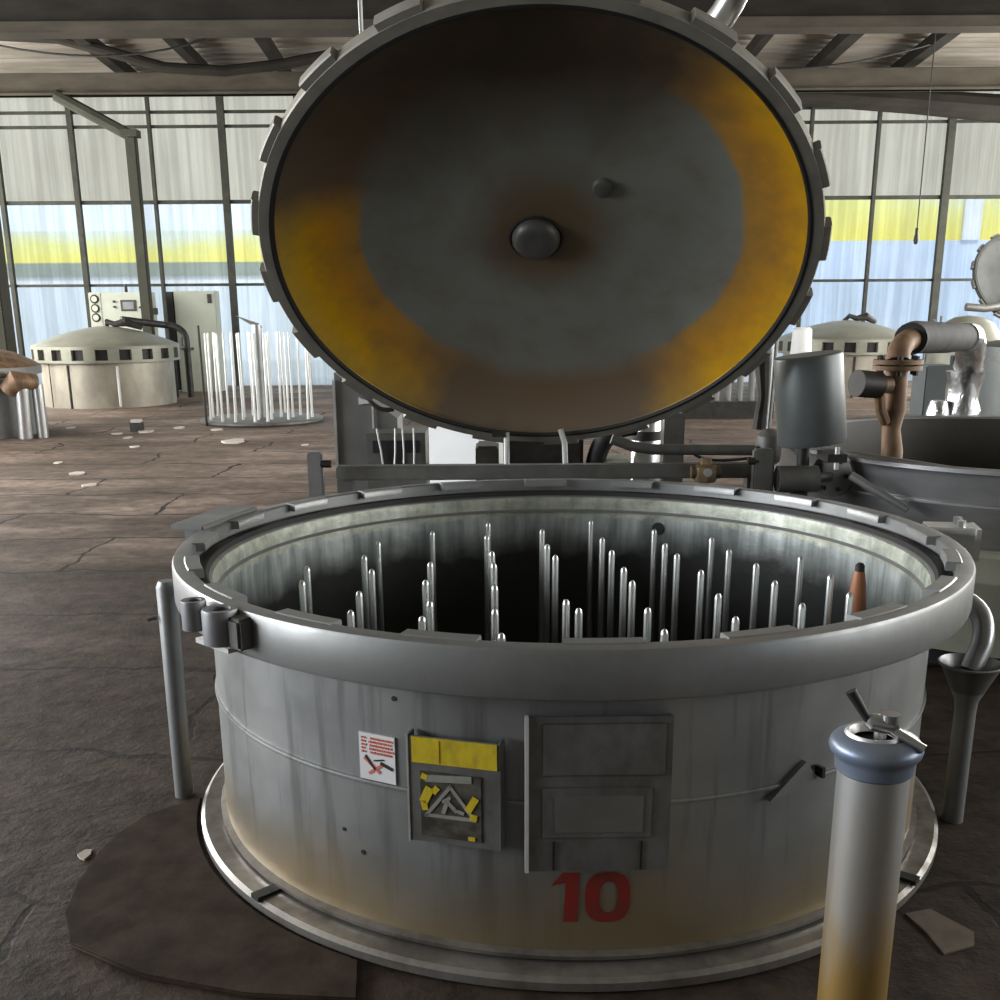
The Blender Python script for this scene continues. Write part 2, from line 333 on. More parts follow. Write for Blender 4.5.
# ------------------------------------------------------------------ mesh helpers
class MB:
    def __init__(self): self.bm = bmesh.new()
    def box(self, c, s, rot=None):
        """c centre, s full size, rot a 3x3/4x4 matrix about the centre"""
        c = Vector(c); R = (rot.to_3x3() if rot else Matrix.Identity(3))
        vs = []
        for dz in (-.5, .5):
            for dx, dy in ((-.5, -.5), (.5, -.5), (.5, .5), (-.5, .5)):
                vs.append(self.bm.verts.new(c + R @ Vector((dx * s[0], dy * s[1], dz * s[2]))))
        for f in ((3, 2, 1, 0), (4, 5, 6, 7), (0, 1, 5, 4), (1, 2, 6, 5), (2, 3, 7, 6), (3, 0, 4, 7)):
            self.bm.faces.new([vs[i] for i in f])
        return self
    def tube(self, pts, r, seg=14, caps=True):
        pts = [Vector(p) for p in pts]
        rr = r if isinstance(r, (list, tuple)) else [r] * len(pts)
        rings = []; prev = None
        for i, p in enumerate(pts):
            if i == 0: t = pts[1] - p
            elif i == len(pts) - 1: t = p - pts[i - 1]
            else: t = (pts[i + 1] - p).normalized() + (p - pts[i - 1]).normalized()
            if t.length < 1e-9: t = pts[i] - pts[0]
            t.normalize()
            if prev is None:
                a = Vector((0, 0, 1)) if abs(t.z) < 0.9 else Vector((1, 0, 0))
                u = t.cross(a).normalized()
            else:
                u = (prev - t * prev.dot(t)).normalized()
            w = t.cross(u); prev = u
            rings.append([self.bm.verts.new(p + (u * math.cos(k * 2 * PI / seg) + w * math.sin(k * 2 * PI / seg)) * rr[i]) for k in range(seg)])
        for a, b in zip(rings, rings[1:]):
            for k in range(seg):
                self.bm.faces.new((a[k], a[(k + 1) % seg], b[(k + 1) % seg], b[k]))
        if caps:
            self.bm.faces.new(rings[0][::-1]); self.bm.faces.new(rings[-1])
        return self
    def cyl(self, p, q, r, r2=None, seg=20): return self.tube([p, q], [r, r if r2 is None else r2], seg)
    def lathe(self, prof, seg=64, a0=0.0, a1=2 * PI, c=(0, 0, 0), closed=False):
        """prof: (r, z) pairs; revolved about z through c"""
        full = abs(a1 - a0 - 2 * PI) < 1e-6
        n = seg if full else seg + 1
        cols = []
        for k in range(n):
            a = a0 + (a1 - a0) * k / seg
            cols.append([self.bm.verts.new((c[0] + r * math.sin(a), c[1] - r * math.cos(a), c[2] + z)) for r, z in prof])
        m = len(prof)
        for k in range(seg):
            A = cols[k]; B = cols[(k + 1) % n]
            for i in range(m if closed else m - 1):
                j = (i + 1) % m
                self.bm.faces.new((A[i], B[i], B[j], A[j]))
        if not full and closed:
            self.bm.faces.new(cols[0][::-1]); self.bm.faces.new(cols[-1])
        return self
    def disc(self, r, z, seg=64, c=(0, 0, 0), up=True):
        vs = [self.bm.verts.new((c[0] + r * math.cos(k * 2 * PI / seg), c[1] + r * math.sin(k * 2 * PI / seg), c[2] + z)) for k in range(seg)]
        self.bm.faces.new(vs if up else vs[::-1]); return self
    def prism(self, poly, vec, to=None):
        """poly: 3D outline; extruded along vec"""
        vec = Vector(vec)
        a = [self.bm.verts.new(Vector(p)) for p in poly]; b = [self.bm.verts.new(Vector(p) + vec) for p in poly]
        self.bm.faces.new(a[::-1]); self.bm.faces.new(b)
        n = len(a)
        for i in range(n): self.bm.faces.new((a[i], a[(i + 1) % n], b[(i + 1) % n], b[i]))
        return self
    def build(self, name, mat, parent=None, loc=(0, 0, 0), smooth=True, bevel=0.0, xf=None):
        bm = self.bm
        bmesh.ops.recalc_face_normals(bm, faces=bm.faces[:])
        if bevel:
            es = [e for e in bm.edges if len(e.link_faces) == 2 and e.calc_face_angle(0) > 0.6]
            bmesh.ops.bevel(bm, geom=es, offset=bevel, segments=2, affect='EDGES', clamp_overlap=True)
        me = bpy.data.meshes.new(name); bm.to_mesh(me); bm.free()
        me.materials.append(M[mat] if isinstance(mat, str) else mat)
        if smooth and len(me.polygons):
            me.polygons.foreach_set('use_smooth', [True] * len(me.polygons))
            me.set_sharp_from_angle(angle=math.radians(35))
        o = bpy.data.objects.new(name, me); COL.objects.link(o)
        o.location = loc
        if xf is not None: o.matrix_local = xf
        if parent: o.parent = parent
        return o

def tag(o, label=None, cat=None, group=None, kind=None):
    if label: o['label'] = label
    if cat: o['category'] = cat
    if group: o['group'] = group
    if kind: o['kind'] = kind
    return o

def thing(name, label, cat, loc=(0, 0, 0), rz=0.0, group=None):
    o = bpy.data.objects.new(name, None); COL.objects.link(o)
    o.empty_display_size = 0.1
    o.location = loc; o.rotation_euler = (0, 0, rz)
    return tag(o, label, cat, group)

def structure(mb, name, mat, **kw):
    return tag(mb.build(name, mat, **kw), kind='structure')

def dup(o, parent=None, loc=None, rot=None):
    c = o.copy(); COL.objects.link(c)
    if parent: c.parent = parent
    if loc is not None: c.location = loc
    if rot is not None: c.rotation_euler = rot
    return c

def arc(p0, p1, p2, n=8):
    """quadratic bend from p0 to p2 pulled to p1"""
    a, b, c = Vector(p0), Vector(p1), Vector(p2)
    return [a * (1 - t) ** 2 + b * 2 * t * (1 - t) + c * t * t for t in [i / n for i in range(n + 1)]]

# ------------------------------------------------------------------ the hall
X0, X1, Y0, Y1, ROOF = -10.0, 10.0, -7.0, 19.5, 4.95
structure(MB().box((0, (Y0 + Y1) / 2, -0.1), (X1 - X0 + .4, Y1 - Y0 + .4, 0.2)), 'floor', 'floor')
structure(MB().box((0, 60, -0.2), (240, 81, 0.1)), 'ground', 'yard')
structure(MB().box((55, -10, -0.2), (83, 59, 0.1)), 'ground_right', 'yard')
structure(MB().box((-55, -10, -0.2), (83, 59, 0.1)), 'ground_left', 'yard')

def ripple(axis, a0, a1, z0, z1, pos, wl=0.21, amp=0.018):
    """corrugated sheet with upright ribs"""
    mb = MB(); n = int((a1 - a0) / wl * 8)
    lo, hi = [], []
    for i in range(n + 1):
        t = a0 + (a1 - a0) * i / n; d = amp * math.sin(2 * PI * t / wl)
        p = (t, pos + d) if axis == 'x' else (pos + d, t)
        lo.append(mb.bm.verts.new((*p, z0))); hi.append(mb.bm.verts.new((*p, z1)))
    for i in range(n): mb.bm.faces.new((lo[i], lo[i + 1], hi[i + 1], hi[i]))
    return mb

structure(ripple('x', X0, X1, 0, 1.72, Y1), 'wall_back', 'sheet_low')
structure(ripple('x', X0, X1, 1.72, 3.05, Y1), 'window_1', 'sheet_mid')
structure(ripple('x', X0, X1, 3.05, ROOF + .4, Y1), 'window_2', 'sheet_top')
structure(MB().box((X0, (Y0 + Y1) / 2, 0.5), (0.12, Y1 - Y0, 1.0)), 'wall_left', 'wall_solid')
structure(ripple('y', Y0, Y1, 1.0, 3.9, X0), 'window_3', 'sheet_mid')
structure(MB().box((X0, (Y0 + Y1) / 2, 4.6), (0.12, Y1 - Y0, 1.4)), 'wall_left_upper', 'wall_solid')
structure(MB().box((X1, (Y0 + Y1) / 2, 0.5), (0.12, Y1 - Y0, 1.0)), 'wall_right', 'wall_solid')
structure(ripple('y', Y0, Y1, 1.0, 3.9, X1), 'window_4', 'sheet_mid')
structure(MB().box((X1, (Y0 + Y1) / 2, 4.6), (0.12, Y1 - Y0, 1.4)), 'wall_right_upper', 'wall_solid')
structure(MB().box((0, Y0, 2.6), (X1 - X0, 0.15, 5.2)), 'wall_front', 'wall_solid')

# roof: ribs run across the hall
rb = MB(); n = 520; cols = []
for i in range(n + 1):
    y = Y0 - .1 + (Y1 + .3 - Y0) * i / n
    z = ROOF + 0.03 * math.sin(2 * PI * y / 0.3)
    cols.append((rb.bm.verts.new((X0 - .2, y, z)), rb.bm.verts.new((X1 + .2, y, z))))
for a, b in zip(cols, cols[1:]): rb.bm.faces.new((a[0], a[1], b[1], b[0]))
structure(rb, 'ceiling', 'roof')

# frame of the far wall
mx = [-9.56, -8.29, -7.03, -5.73, -4.54, -3.3, -2.1, -0.85, 0.4, 1.65, 2.9, 4.1, 5.2, 6.31, 7.51, 8.75, 9.8]
thick = {-7.03: .085, -4.54: .11, 7.51: .12, -8.29: .07}
for i, x in enumerate(mx):
    w = thick.get(x, .05)
    structure(MB().box((x, Y1 - .09, 2.47), (w, .1, 4.94)), 'trim_%d' % (i + 1), 'mullion')
for j, (z, w) in enumerate(((1.70, .045), (3.03, .06), (4.2, .045), (4.42, .045))):
    structure(MB().box((0, Y1 - .05, z), (X1 - X0, .05, w)), 'trim_%d' % (len(mx) + j + 1), 'mullion')

# roof steel
def beam(name, label, y, z0, z1, mat, lip=0.0):
    t = thing(name, label, 'beam', (0, y, z0))
    h = z1 - z0
    MB().box((0, 0, h / 2), (X1 - X0 - .1, .03, h)).build('web', mat, t)
    MB().box((0, 0, .012), (X1 - X0 - .1, .2, .024)).build('bottom_flange', 'beam' if lip else mat, t)
    MB().box((0, 0, h - .012), (X1 - X0 - .1, .2, .024)).build('top_flange', mat, t)
    return t
def boxbeam(label, y, z0, z1, mat):
    t = thing('roof_beam', label, 'beam', (0, y, z0))
    MB().box((0, 0, (z1 - z0) / 2), (X1 - X0 - .1, .16, z1 - z0)).build('web', mat, t, bevel=.01)
    MB().box((0, -.02, .012), (X1 - X0 - .1, .26, .024)).build('bottom_flange', mat, t)
    return t
boxbeam('grey roof beam spanning the hall in front of the far translucent wall', 17.5, 4.33, 4.63, 'beam')
nb = thing('roof_beam', 'dark deep roof beam crossing the top edge of the photo, pale lower lip', 'beam', (0, 12.0, 3.89))
MB().box((0, 0, .55), (X1 - X0 - .1, .12, .8)).build('web', 'beam_dark', nb)
tag(MB().box((0, 0, .085), (X1 - X0 - .1, .3, .10)).build('bottom_flange', 'beam', nb, bevel=.01), 'paler grey lower lip')
pl_labels = ['leftmost roof purlin, crossing the top left corner', 'roof purlin second from the left, above the slim green column',
             'roof purlin third from the left, ending near the lid top left', 'roof purlin just right of the raised lid',
             'thick roof purlin second from the right, with a ragged edge', 'rightmost roof purlin in the top right corner']
for lab, (xa, xb, w) in zip(pl_labels, ((-5.25, -5.75, .16), (-4.15, -4.5, .14), (-2.95, -3.3, .13), (3.45, 3.75, .12), (4.55, 4.95, .19), (5.75, 6.3, .18))):
    a, b = Vector((xa, 12.2, 4.80)), Vector((xb, 19.3, 4.80))
    d = b - a
    o = MB().box((0, 0, 0), (w, d.length, .16)).build('roof_purlin', 'beam_dark')
    o.location = (a + b) / 2; o.rotation_euler = (0, 0, math.atan2(d.y, d.x) - PI / 2)
    tag(o, 'dark steel ' + lab, 'beam', 'purlins under the roof sheets')
tag(MB().tube([(-6.9, 16.2, 5.0 - .13), (-5.92, 16.2, 4.82), (-5.28, 16.2, 4.66), (-4.5, 16.2, 4.45), (-3.7, 16.2, 4.40), (-2.9, 16.2, 4.48), (-2.2, 16.2, 4.6)], .07, 10)
    .build('roof_brace', 'beam_dark'), 'dark sagging curved brace below the roof at upper left', 'beam')
tag(MB().tube([(2.5, 18.6, 4.5), (5.0, 18.6, 4.46), (6.6, 18.6, 4.36), (8.6, 18.6, 4.2), (9.8, 18.6, 4.1)], [.15, .16, .18, .22, .22], 10)
    .build('eaves_gutter', 'beam_dark'), 'dark sagging gutter along the top of the right far wall', 'gutter')
tag(MB().tube(arc((-6.5, 15.5, 4.6), (-4.8, 15.5, 4.25), (-3.4, 15.5, 4.75), 10), .014, 6).build('cable', 'black'), 'thin black cable drooping under the roof at upper left', 'cable')
tag(MB().tube(arc((3.2, 16.5, 4.45), (4.7, 16.5, 4.35), (6.2, 16.5, 4.8), 10), .014, 6).build('cable', 'black'), 'thin black cable drooping under the roof at upper right', 'cable')

def column(x, y, w, h, label, brace=None):
    t = thing('steel_column', label, 'column', (x, y, 0))
    MB().box((0, 0, h / 2), (w, w * .9, h)).build('shaft', 'column', t, bevel=.015)
    MB().box((0, 0, .02), (w * 1.9, w * 1.9, .04)).build('base_plate', 'column', t)
    MB().box((0, 0, h + .05), (w * 1.5, w * 1.5, .1)).build('cap', 'column', t)
    if brace:
        MB().cyl((0, 0, h + .02), brace, .085, seg=8).build('knee_brace', 'column', t)
column(-5.42, 17.4, .155, 3.75, 'slim green grey column standing behind the closed far vat', (-1.05, 0, 4.33))
column(-5.98, 13.4, .30, 4.0, 'thick green grey column cut by the left edge of the photo')

# hanging lamp at far right
t = thing('hanging_lamp', 'small lamp hanging on a wire against the far wall, right of the lid', 'lamp', (5.12, 14, 2.0))
MB().tube([(0, 0, .19), (0, 0, 2.92)], .008, 6).build('wire', 'black', t)
MB().lathe([(0.0, 0.0), (.022, .01), (.032, .05), (.025, .1), (.02, .12), (.02, .19), (0.0, .195)], 12).build('lamp_holder', 'dark', t)

# ------------------------------------------------------------------ across the yard
t = thing('yellow_building', 'low yellow building across the yard, seen through the left sheets', 'building', (-17, 34, -.15))
MB().box((0, 0, 1.2), (24, 3, 2.4)).build('lower_wall', 'facade_white', t)
MB().box((0, 0, 3.0), (24, 3, 1.2)).build('upper_wall', 'hazed_yellow', t)
MB().box((0, -1.55, 2.56), (24, .1, .36)).build('eaves_shade_band', 'facade_dark', t)  # shade under the roof edge, painted as a dark band
t = thing('yellow_building', 'taller yellow building across the yard, seen through the right sheets', 'building', (16.0, 34, -.15))
MB().box((0, 0, 1.6), (14, 3, 3.2)).build('lower_wall', 'facade_blue', t)
MB().box((0, 0, 3.78), (14, 3, 1.16)).build('upper_wall', 'hazed_yellow_high', t)
MB().box((-2.6, -1.55, 3.78), (.5, .1, 1.16)).build('downpipe', 'facade_white', t)

# ------------------------------------------------------------------ the main vat
VX, VY = 0.174, 2.81
vat = thing('dyeing_vat', 'large round grey dyeing vat with its lid raised, red number 10 on front', 'vat', (VX, VY, 0))
RT = 0.918
# tank outside and inside as separate skins (inside has scale and the drain hole)
MB().lathe([(RT - .012, .02), (RT, .03), (RT, .615), (RT - .012, .62)], 160).build('tank', 'vat', vat)
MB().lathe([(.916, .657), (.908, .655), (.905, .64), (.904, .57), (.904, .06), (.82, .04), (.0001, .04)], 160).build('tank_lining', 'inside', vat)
# base flange with its two dark slots left open
MB().lathe([(.90, .0), (.972, .0), (.985, .006), (.985, .024), (.975, .032), (.912, .034)], 160).build('base_flange', 'flange', vat)
MB().lathe([(.913, .033), (.93, .04), (.933, .05), (.915, .056)], 160).build('foot_weld', 'flange', vat)
for a in (-47, 51):
    r = math.radians(a)
    MB().box((.945 * math.sin(r), -.945 * math.cos(r), .034), (.03, .085, .012), Matrix.Rotation(r, 4, 'Z')).build('flange_slot', 'black', vat)
# weld seam round the tank
MB().lathe([(RT - .002, .366), (RT + .005, .369), (RT + .006, .373), (RT + .005, .377), (RT - .002, .380)], 160).build('weld_seam', 'vat', vat)
# rim ring
ring = MB().lathe([(RT - .02, .608), (.985, .608), (.998, .614), (1.0, .622), (1.0, .700), (.996, .708), (.985, .71), (.962, .71), (.958, .706),
                   (.957, .668), (.93, .660), (.918, .662), (.912, .657), (.910, .645), (RT - .002, .63)], 160, closed=True).build('rim_ring', 'rim', vat)
MB().lathe([(.916, .662), (.922, .674), (.938, .676), (.955, .668)], 160).build('rubber_seal', 'black', vat)
# twenty locking lugs that overhang the groove
lug = None
for k in range(20):
    if lug is None:
        prof = [(.958, .712), (.965, .7155), (.99, .7155), (.993, .711), (.958, .703)]
        lug = MB().lathe([(.934, .708), (.937, .7125), (.968, .7125), (.972, .709), (.957, .690), (.934, .690)], 10, -math.radians(4.4), math.radians(4.4), closed=True).build('locking_lug', 'rim', ring)
        o = lug
    else:
        o = dup(lug, ring)
    o.rotation_euler = (0, 0, math.radians(18 * k + .7))
# round hole in the lining
a = math.radians(180 - 24)
hx = Vector((math.sin(a), -math.cos(a), 0))
MB().cyl(hx * .908 + Vector((0, 0, .56)), hx * .90 + Vector((0, 0, .56)), .021, seg=24).build('inlet_hole', 'black', vat)

def on_tank(deg, z, r=RT):
    a = math.radians(deg); return Vector((r * math.sin(a), -r * math.cos(a), z))
def tank_frame(deg, z, r=RT):
    a = math.radians(deg)
    m = Matrix.Rotation(a, 4, 'Z'); m.translation = on_tank(deg, z, r)
    return m          # local x along the wall, -y outwards, z up

# red number, painted on the curved wall
def curved_patch(mb, s0, z0, quads, r=RT + .0015):
    for q in quads:
        n = 6
        (ax, az), (bx, bz), (cx, cz), (dx, dz) = q      # a-b bottom, d-c top
        prev = None
        for i in range(n + 1):
            t = i / n
            lo = ((ax + (bx - ax) * t), az + (bz - az) * t); hi = (dx + (cx - dx) * t, dz + (cz - dz) * t)
            v = []
            for (s, z) in (lo, hi):
                th = s0 + s / r
                v.append(mb.bm.verts.new((r * math.sin(th), -r * math.cos(th), z0 + z)))
            if prev: mb.bm.faces.new((prev[0], v[0], v[1], prev[1]))
            prev = v
num = MB()
s10 = math.radians(0.0)
# the 1
curved_patch(num, s10, .12, [((-.053, 0), (-.026, 0), (-.022, .108), (-.048, .108)), ((-.078, .078), (-.05, .086), (-.047, .108), (-.055, .108))])
# the 0
pts_o = []; pts_i = []
for k in range(41):
    t = 2 * PI * k / 40
    ex = lambda v, p: math.copysign(abs(v) ** p, v)
    pts_o.append((.034 + .045 * ex(math.cos(t), .72), .054 + .055 * ex(math.sin(t), .72)))
    pts_i.append((.036 + .018 * ex(math.cos(t), .8), .054 + .034 * ex(math.sin(t), .8)))
for k in range(40):
    curved_patch(num, s10, .12, [(pts_i[k], pts_o[k], pts_o[k + 1], pts_i[k + 1])])
tag(num.build('painted_number', 'red', vat), 'red painted number 10')

# white safety sticker
fr = tank_frame(-27.1, .43, RT + .002)
st = MB().box((0, 0, 0), (.084, .003, .1)).build('safety_sticker', 'white', vat, xf=fr)
g = MB()
rng = random.Random(3)
for row in range(5):
    z = .04 - row * .0075
    x = -.036
    while x < .036:
        w = rng.choice((.003, .004, .006))
        if not (-.027 < x < -.02): g.box((x + w / 2, -.0022, z), (w, .0012, .0045 if x > -.02 else .004))
        x += w + .0022
g.build('sticker_text', 'sticker_red', st)
g = MB()
Ry = lambda a: Matrix.Rotation(math.radians(a), 4, 'Y')
g.box((-.012, -.0022, -.017), (.046, .0012, .007), Ry(38)).box((-.004, -.0022, -.024), (.04, .0012, .006), Ry(-35)).build('sticker_tool', 'sticker_red', st)
g = MB()
g.box((-.016, -.0024, -.012), (.036, .0012, .005), Ry(50)).box((.022, -.0024, -.014), (.03, .0012, .007), Ry(18)).box((.004, -.0024, -.004), (.024, .0012, .003), Ry(-12)).build('sticker_mark', 'dark', st)

# warning plate on its channel bracket
fr = tank_frame(-16.2, .395, RT)
wp = MB().box((0, -.028, .0), (.186, .004, .22)).box((-.091, -.014, 0), (.004, .028, .225)).box((.091, -.014, 0), (.004, .028, .225)).build('warning_bracket', 'plate', vat, xf=fr)
tag(MB().box((.002, -.0315, .083), (.17, .003, .052)).box((-.03, -.0335, .083), (.006, .002, .045)).build('yellow_label', 'yellow', wp), 'torn yellow label strip')
MB().box((-.006, -.0315, -.028), (.122, .003, .136)).build('warning_panel', 'worn_panel', wp)
tri = MB()
def bar(mb, p, q, w, y=-.034):
    p, q = Vector((p[0], y, p[1] + .012)), Vector((q[0], y, q[1] + .012)); d = q - p
    mb.box((p + q) / 2, (d.length + w, .002, w), Matrix.Rotation(-math.atan2(d.z, d.x), 4, 'Y'))
bar(tri, (-.055, -.062), (-.006, .002), .007); bar(tri, (-.006, .002), (.042, -.062), .007); bar(tri, (-.055, -.062), (.042, -.062), .007)
bar(tri, (-.02, -.052), (-.012, -.028), .008); bar(tri, (-.012, -.03), (.004, -.046), .008); bar(tri, (.004, -.046), (.018, -.05), .007); bar(tri, (-.02, -.03), (-.008, -.022), .006)
bar(tri, (-.05, .015), (.03, .02), .014)
tri.build('warning_symbol', 'symbol', wp)
for x, z, w, h, r in ((-.054, -.008, .018, .035, 25), (-.059, -.03, .012, .02, -10), (-.036, .004, .012, .016, 40), (.037, -.018, .014, .035, 30), (.040, -.045, .014, .014, 10),
                      (.036, -.09, .014, .008, 0), (-.058, .03, .012, .012, 20)):
    MB().box((x, -.0345, z), (w, .0015, h), Ry(r)).build('yellow_flake', 'yellow', wp)
MB().box((-.0925, -.0305, 0), (.004, .004, .226)).build('plate_edge', 'plate_light', wp)

# blank name plate
fr = tank_frame(.6, .408, RT)
npl = MB().box((0, -.03, 0), (.27, .006, .315)).box((-.13, -.014, 0), (.01, .03, .3)).box((.13, -.014, 0), (.01, .03, .3)).build('name_plate', 'plate', vat, xf=fr)
MB().box((-.136, -.031, 0), (.007, .012, .318)).build('plate_edge', 'white', npl)  # side face catching light, painted as a white edge
MB().box((.008, -.0345, .093), (.232, .004, .105)).build('upper_panel', 'plate', npl, bevel=.003)
MB().box((-.004, -.0345, -.035), (.21, .004, .105)).build('lower_panel', 'plate', npl, bevel=.003)
MB().box((.0, -.036, -.037), (.17, .004, .078)).build('lower_recess', 'grey', npl, bevel=.002)
for x in (-.085, .082): MB().box((x, -.034, -.125), (.004, .003, .06)).build('pencil_line', 'dark', npl)

# small wedge bracket and stains at the right front
fr = tank_frame(27.0, .385, RT)
MB().prism([(-.075, .002, -.035), (.055, .002, -.02), (.012, .002, .032)], (0, -.014, 0)).build('wedge_bracket', 'rim', vat, xf=fr)
MB().box((.05, -.012, .004), (.008, .022, .022)).build('wedge_pin', 'dark', vat, xf=fr)
for a, z, h in ((-24.5, .561, .012), (-33, .25, .01), (-30, .21, .012)):
    MB().cyl((0, .002, 0), (0, -.0015, 0), h * .45, seg=10).build('rust_spot', 'dark', vat, xf=tank_frame(a, z, RT))

# hinge sockets at the left front of the rim
for (x, y, r, h) in ((-.808, -.648, .026, .062), (-.737, -.716, .036, .072)):
    MB().lathe([(r * .55, -h * .8), (r * .55, -.002), (r * .62, .0), (r * .95, .0), (r, -.005), (r, -h), (r * .6, -h)], 28, c=(x, y, .712)).build('rim_socket', 'socket', vat)
    MB().disc(r * .56, -h * .75, 20, c=(x, y, .712)).build('socket_bore', 'black', vat)
MB().box((-.69, -.735, .668), (.05, .05, .065), Matrix.Rotation(math.radians(-43), 4, 'Z')).build('socket_gusset', 'gunmetal', vat, bevel=.006)
MB().box((-.755, -.665, .622), (.12, .04, .010), Matrix.Rotation(math.radians(-43), 4, 'Z')).build('socket_shelf', 'plate_light', vat)
# flat bracket at the left back of the rim
rot = Matrix.Rotation(math.radians(75), 4, 'Z')
MB().box((-.99, .265, .714), (.32, .10, .016), rot).build('rim_bracket', 'rim', vat, bevel=.004)
MB().box((-1.02, .16, .68), (.02, .06, .06), rot).build('bracket_web', 'rim', vat)
# latch bracket at the right back
MB().box((1.06, .10, .70), (.14, .09, .02), Matrix.Rotation(math.radians(-12), 4, 'Z')).build('latch_plate', 'plate_light', vat, bevel=.004)
MB().box((1.118, .08, .668), (.012, .11, .085), Matrix.Rotation(math.radians(-12), 4, 'Z')).build('latch_angle', 'plate_light', vat)
for q in ((1.075, .07), (1.085, .12)):
    MB().cyl((q[0], q[1], .705), (q[0], q[1], .728), .012, seg=6).build('bolt', 'bright', vat)
# overflow pipe dropping from under the rim at the right
MB().tube([(.922, -.135, .573), (.95, -.14, .575)] + arc((.975, -.16, .575), (1.065, -.18, .56), (1.03, -.23, .47)) + [(1.0, -.248, .41)], .026, 16).build('overflow_pipe', 'neighbour', vat)

# ------------------------------------------------------------------ the raised lid (a hinged part of the vat)
n_ = Vector((-.0375, -.7135, -.6996)).normalized()
a_ = Vector((.9985, -.0548, 0)).normalized()
b_ = n_.cross(a_)
LM = Matrix(((a_.x, b_.x, n_.x, .129 - VX), (a_.y, b_.y, n_.y, 3.615 - VY), (a_.z, b_.z, n_.z, 1.413), (0, 0, 0, 1)))
prof = [(.838, -.012)]
for i in range(0, 25):
    r = .836 * (1 - i / 24.0)
    prof.append((max(r, .0001), -.018 - .135 * (1 - (r / .836) ** 4.6)))
lid = MB().lathe(prof, 128).build('lid', 'lid', vat, xf=LM)
tag(lid, 'raised lid, dished inside stained yellow and grey')
MB().lathe([(r + .006, z - .02) for r, z in prof], 96).build('lid_crown', 'lid_rim', lid)
MB().lathe([(.838, -.012), (.845, 0), (.850, 0), (.876, .0), (.88, -.005), (.88, -.045), (.873, -.05), (.838, -.05)], 128, closed=True).build('lid_ring', 'lid_rim', lid)
MB().lathe([(.829, -.008), (.836, .001), (.845, .001), (.846, -.006), (.838, -.012)], 128, closed=True).build('lid_seal', 'black', lid)
lg = None
for k in range(20):
    if lg is None:
        lg = MB().lathe([(.876, -.001), (.897, -.002), (.901, -.007), (.901, -.038), (.896, -.044), (.876, -.044)], 10, -math.radians(4.3), math.radians(4.3), closed=True).build('locking_lug', 'lid_rim', lid)
        o = lg
    else:
        o = dup(lg, lid)
    o.rotation_euler = (0, 0, math.radians(18 * k + 5))
# centre boss and the smaller port
MB().lathe([(.0001, .003), (.04, .002), (.058, -.002), (.070, -.01), (.078, -.024), (.08, -.04)], 40, c=(-.01, -.02, -.118)).build('centre_boss', 'gunmetal', lid)
MB().lathe([(.079, -.035), (.084, -.03), (.09, -.034)], 40, c=(-.01, -.02, -.118)).build('boss_weld', 'dark', lid)
MB().lathe([(.0001, .0), (.022, .0), (.03, -.004), (.035, -.02)], 28, c=(.20, .175, -.135)).build('inlet_port', 'gunmetal', lid)
# lifting frame behind the crown
MB().box((0, -.35, -.255), (.22, 1.0, .08)).build('lid_spine', 'gunmetal', lid, bevel=.01)
for s in (-1, 1):
    MB().box((s * .36, -.62, -.235), (.06, .56, .07), Matrix.Rotation(math.radians(0), 4, 'Z')).build('hinge_arm', 'gunmetal', lid, bevel=.008)
# vent pipe leaving the lid at upper right
W2L = LM.inverted()
loc = lambda p: W2L @ Vector((p[0] - VX, p[1] - VY, p[2]))
MB().tube([loc(p) for p in [(.40, 3.62, 1.90), (.50, 3.45, 1.97)] + arc((.56, 3.36, 2.0), (.655, 3.26, 2.05), (.67, 3.24, 2.2)) + [(.675, 3.22, 2.6)]], .038, 18).build('vent_pipe', 'bright', lid)

MB().tube([loc((-.352, 3.16, 1.93)), loc((-.355, 3.17, 2.0)), loc((-.37, 3.2, 3.9))], .006, 6).build('lift_cable', 'pale_rod', lid)

# ------------------------------------------------------------------ carrier with spindles inside the vat
car = thing('yarn_carrier', 'yarn carrier standing inside the open vat, rows of bright spindles', 'carrier', (VX, VY, .045))
MB().lathe([(.0001, .05), (.78, .05), (.80, .045), (.80, .02), (.78, .0), (.0001, .0)], 72).build('base_plate', 'dark', car)
SP = [(-.515, 2.737), (-.529, 2.896), (-.35, 2.442), (-.352, 2.619), (-.388, 3.03), (-.347, 2.856), (-.369, 3.223), (-.213, 3.371), (-.193, 2.935), (-.193, 2.728),
      (-.169, 2.518), (-.179, 2.386), (-.037, 3.514), (-.039, 3.302), (-.022, 3.072), (-.016, 2.918), (-.013, 2.671), (-.012, 2.442), (.003, 2.247), (.136, 3.391),
      (.142, 3.163), (.159, 3.013), (.16, 2.524), (.185, 2.446), (.304, 3.537), (.315, 3.253), (.326, 3.074), (.337, 2.86), (.342, 2.708), (.347, 2.446), (.36, 2.269),
      (.492, 3.379), (.494, 3.166), (.507, 3.022), (.539, 2.819), (.537, 2.571), (.536, 2.365), (.65, 3.249), (.667, 3.077), (.705, 2.897), (.707, 2.697), (.851, 2.985),
      (.718, 2.477), (.87, 2.764), (.862, 2.577)]
sp0 = None
for (x, y) in SP:
    dx, dy = x - VX, y - VY
    d = math.hypot(dx, dy)
    if d > .76: dx, dy = dx * .76 / d, dy * .76 / d
    if sp0 is None:
        sp0 = MB().tube([(0, 0, .045), (0, 0, .30), (0, 0, .552), (0, 0, .560), (0, 0, .565)], [.011, .0095, .0092, .007, .003], 12).build('spindle', 'bright', car)
        o = sp0
    else: o = dup(sp0, car)
    o.location = (dx, dy, 0)
t = thing('cone_tube', 'brown tapered tube with black tip on a spindle at the right of the vat', 'tube', (.935, 2.735, .40))
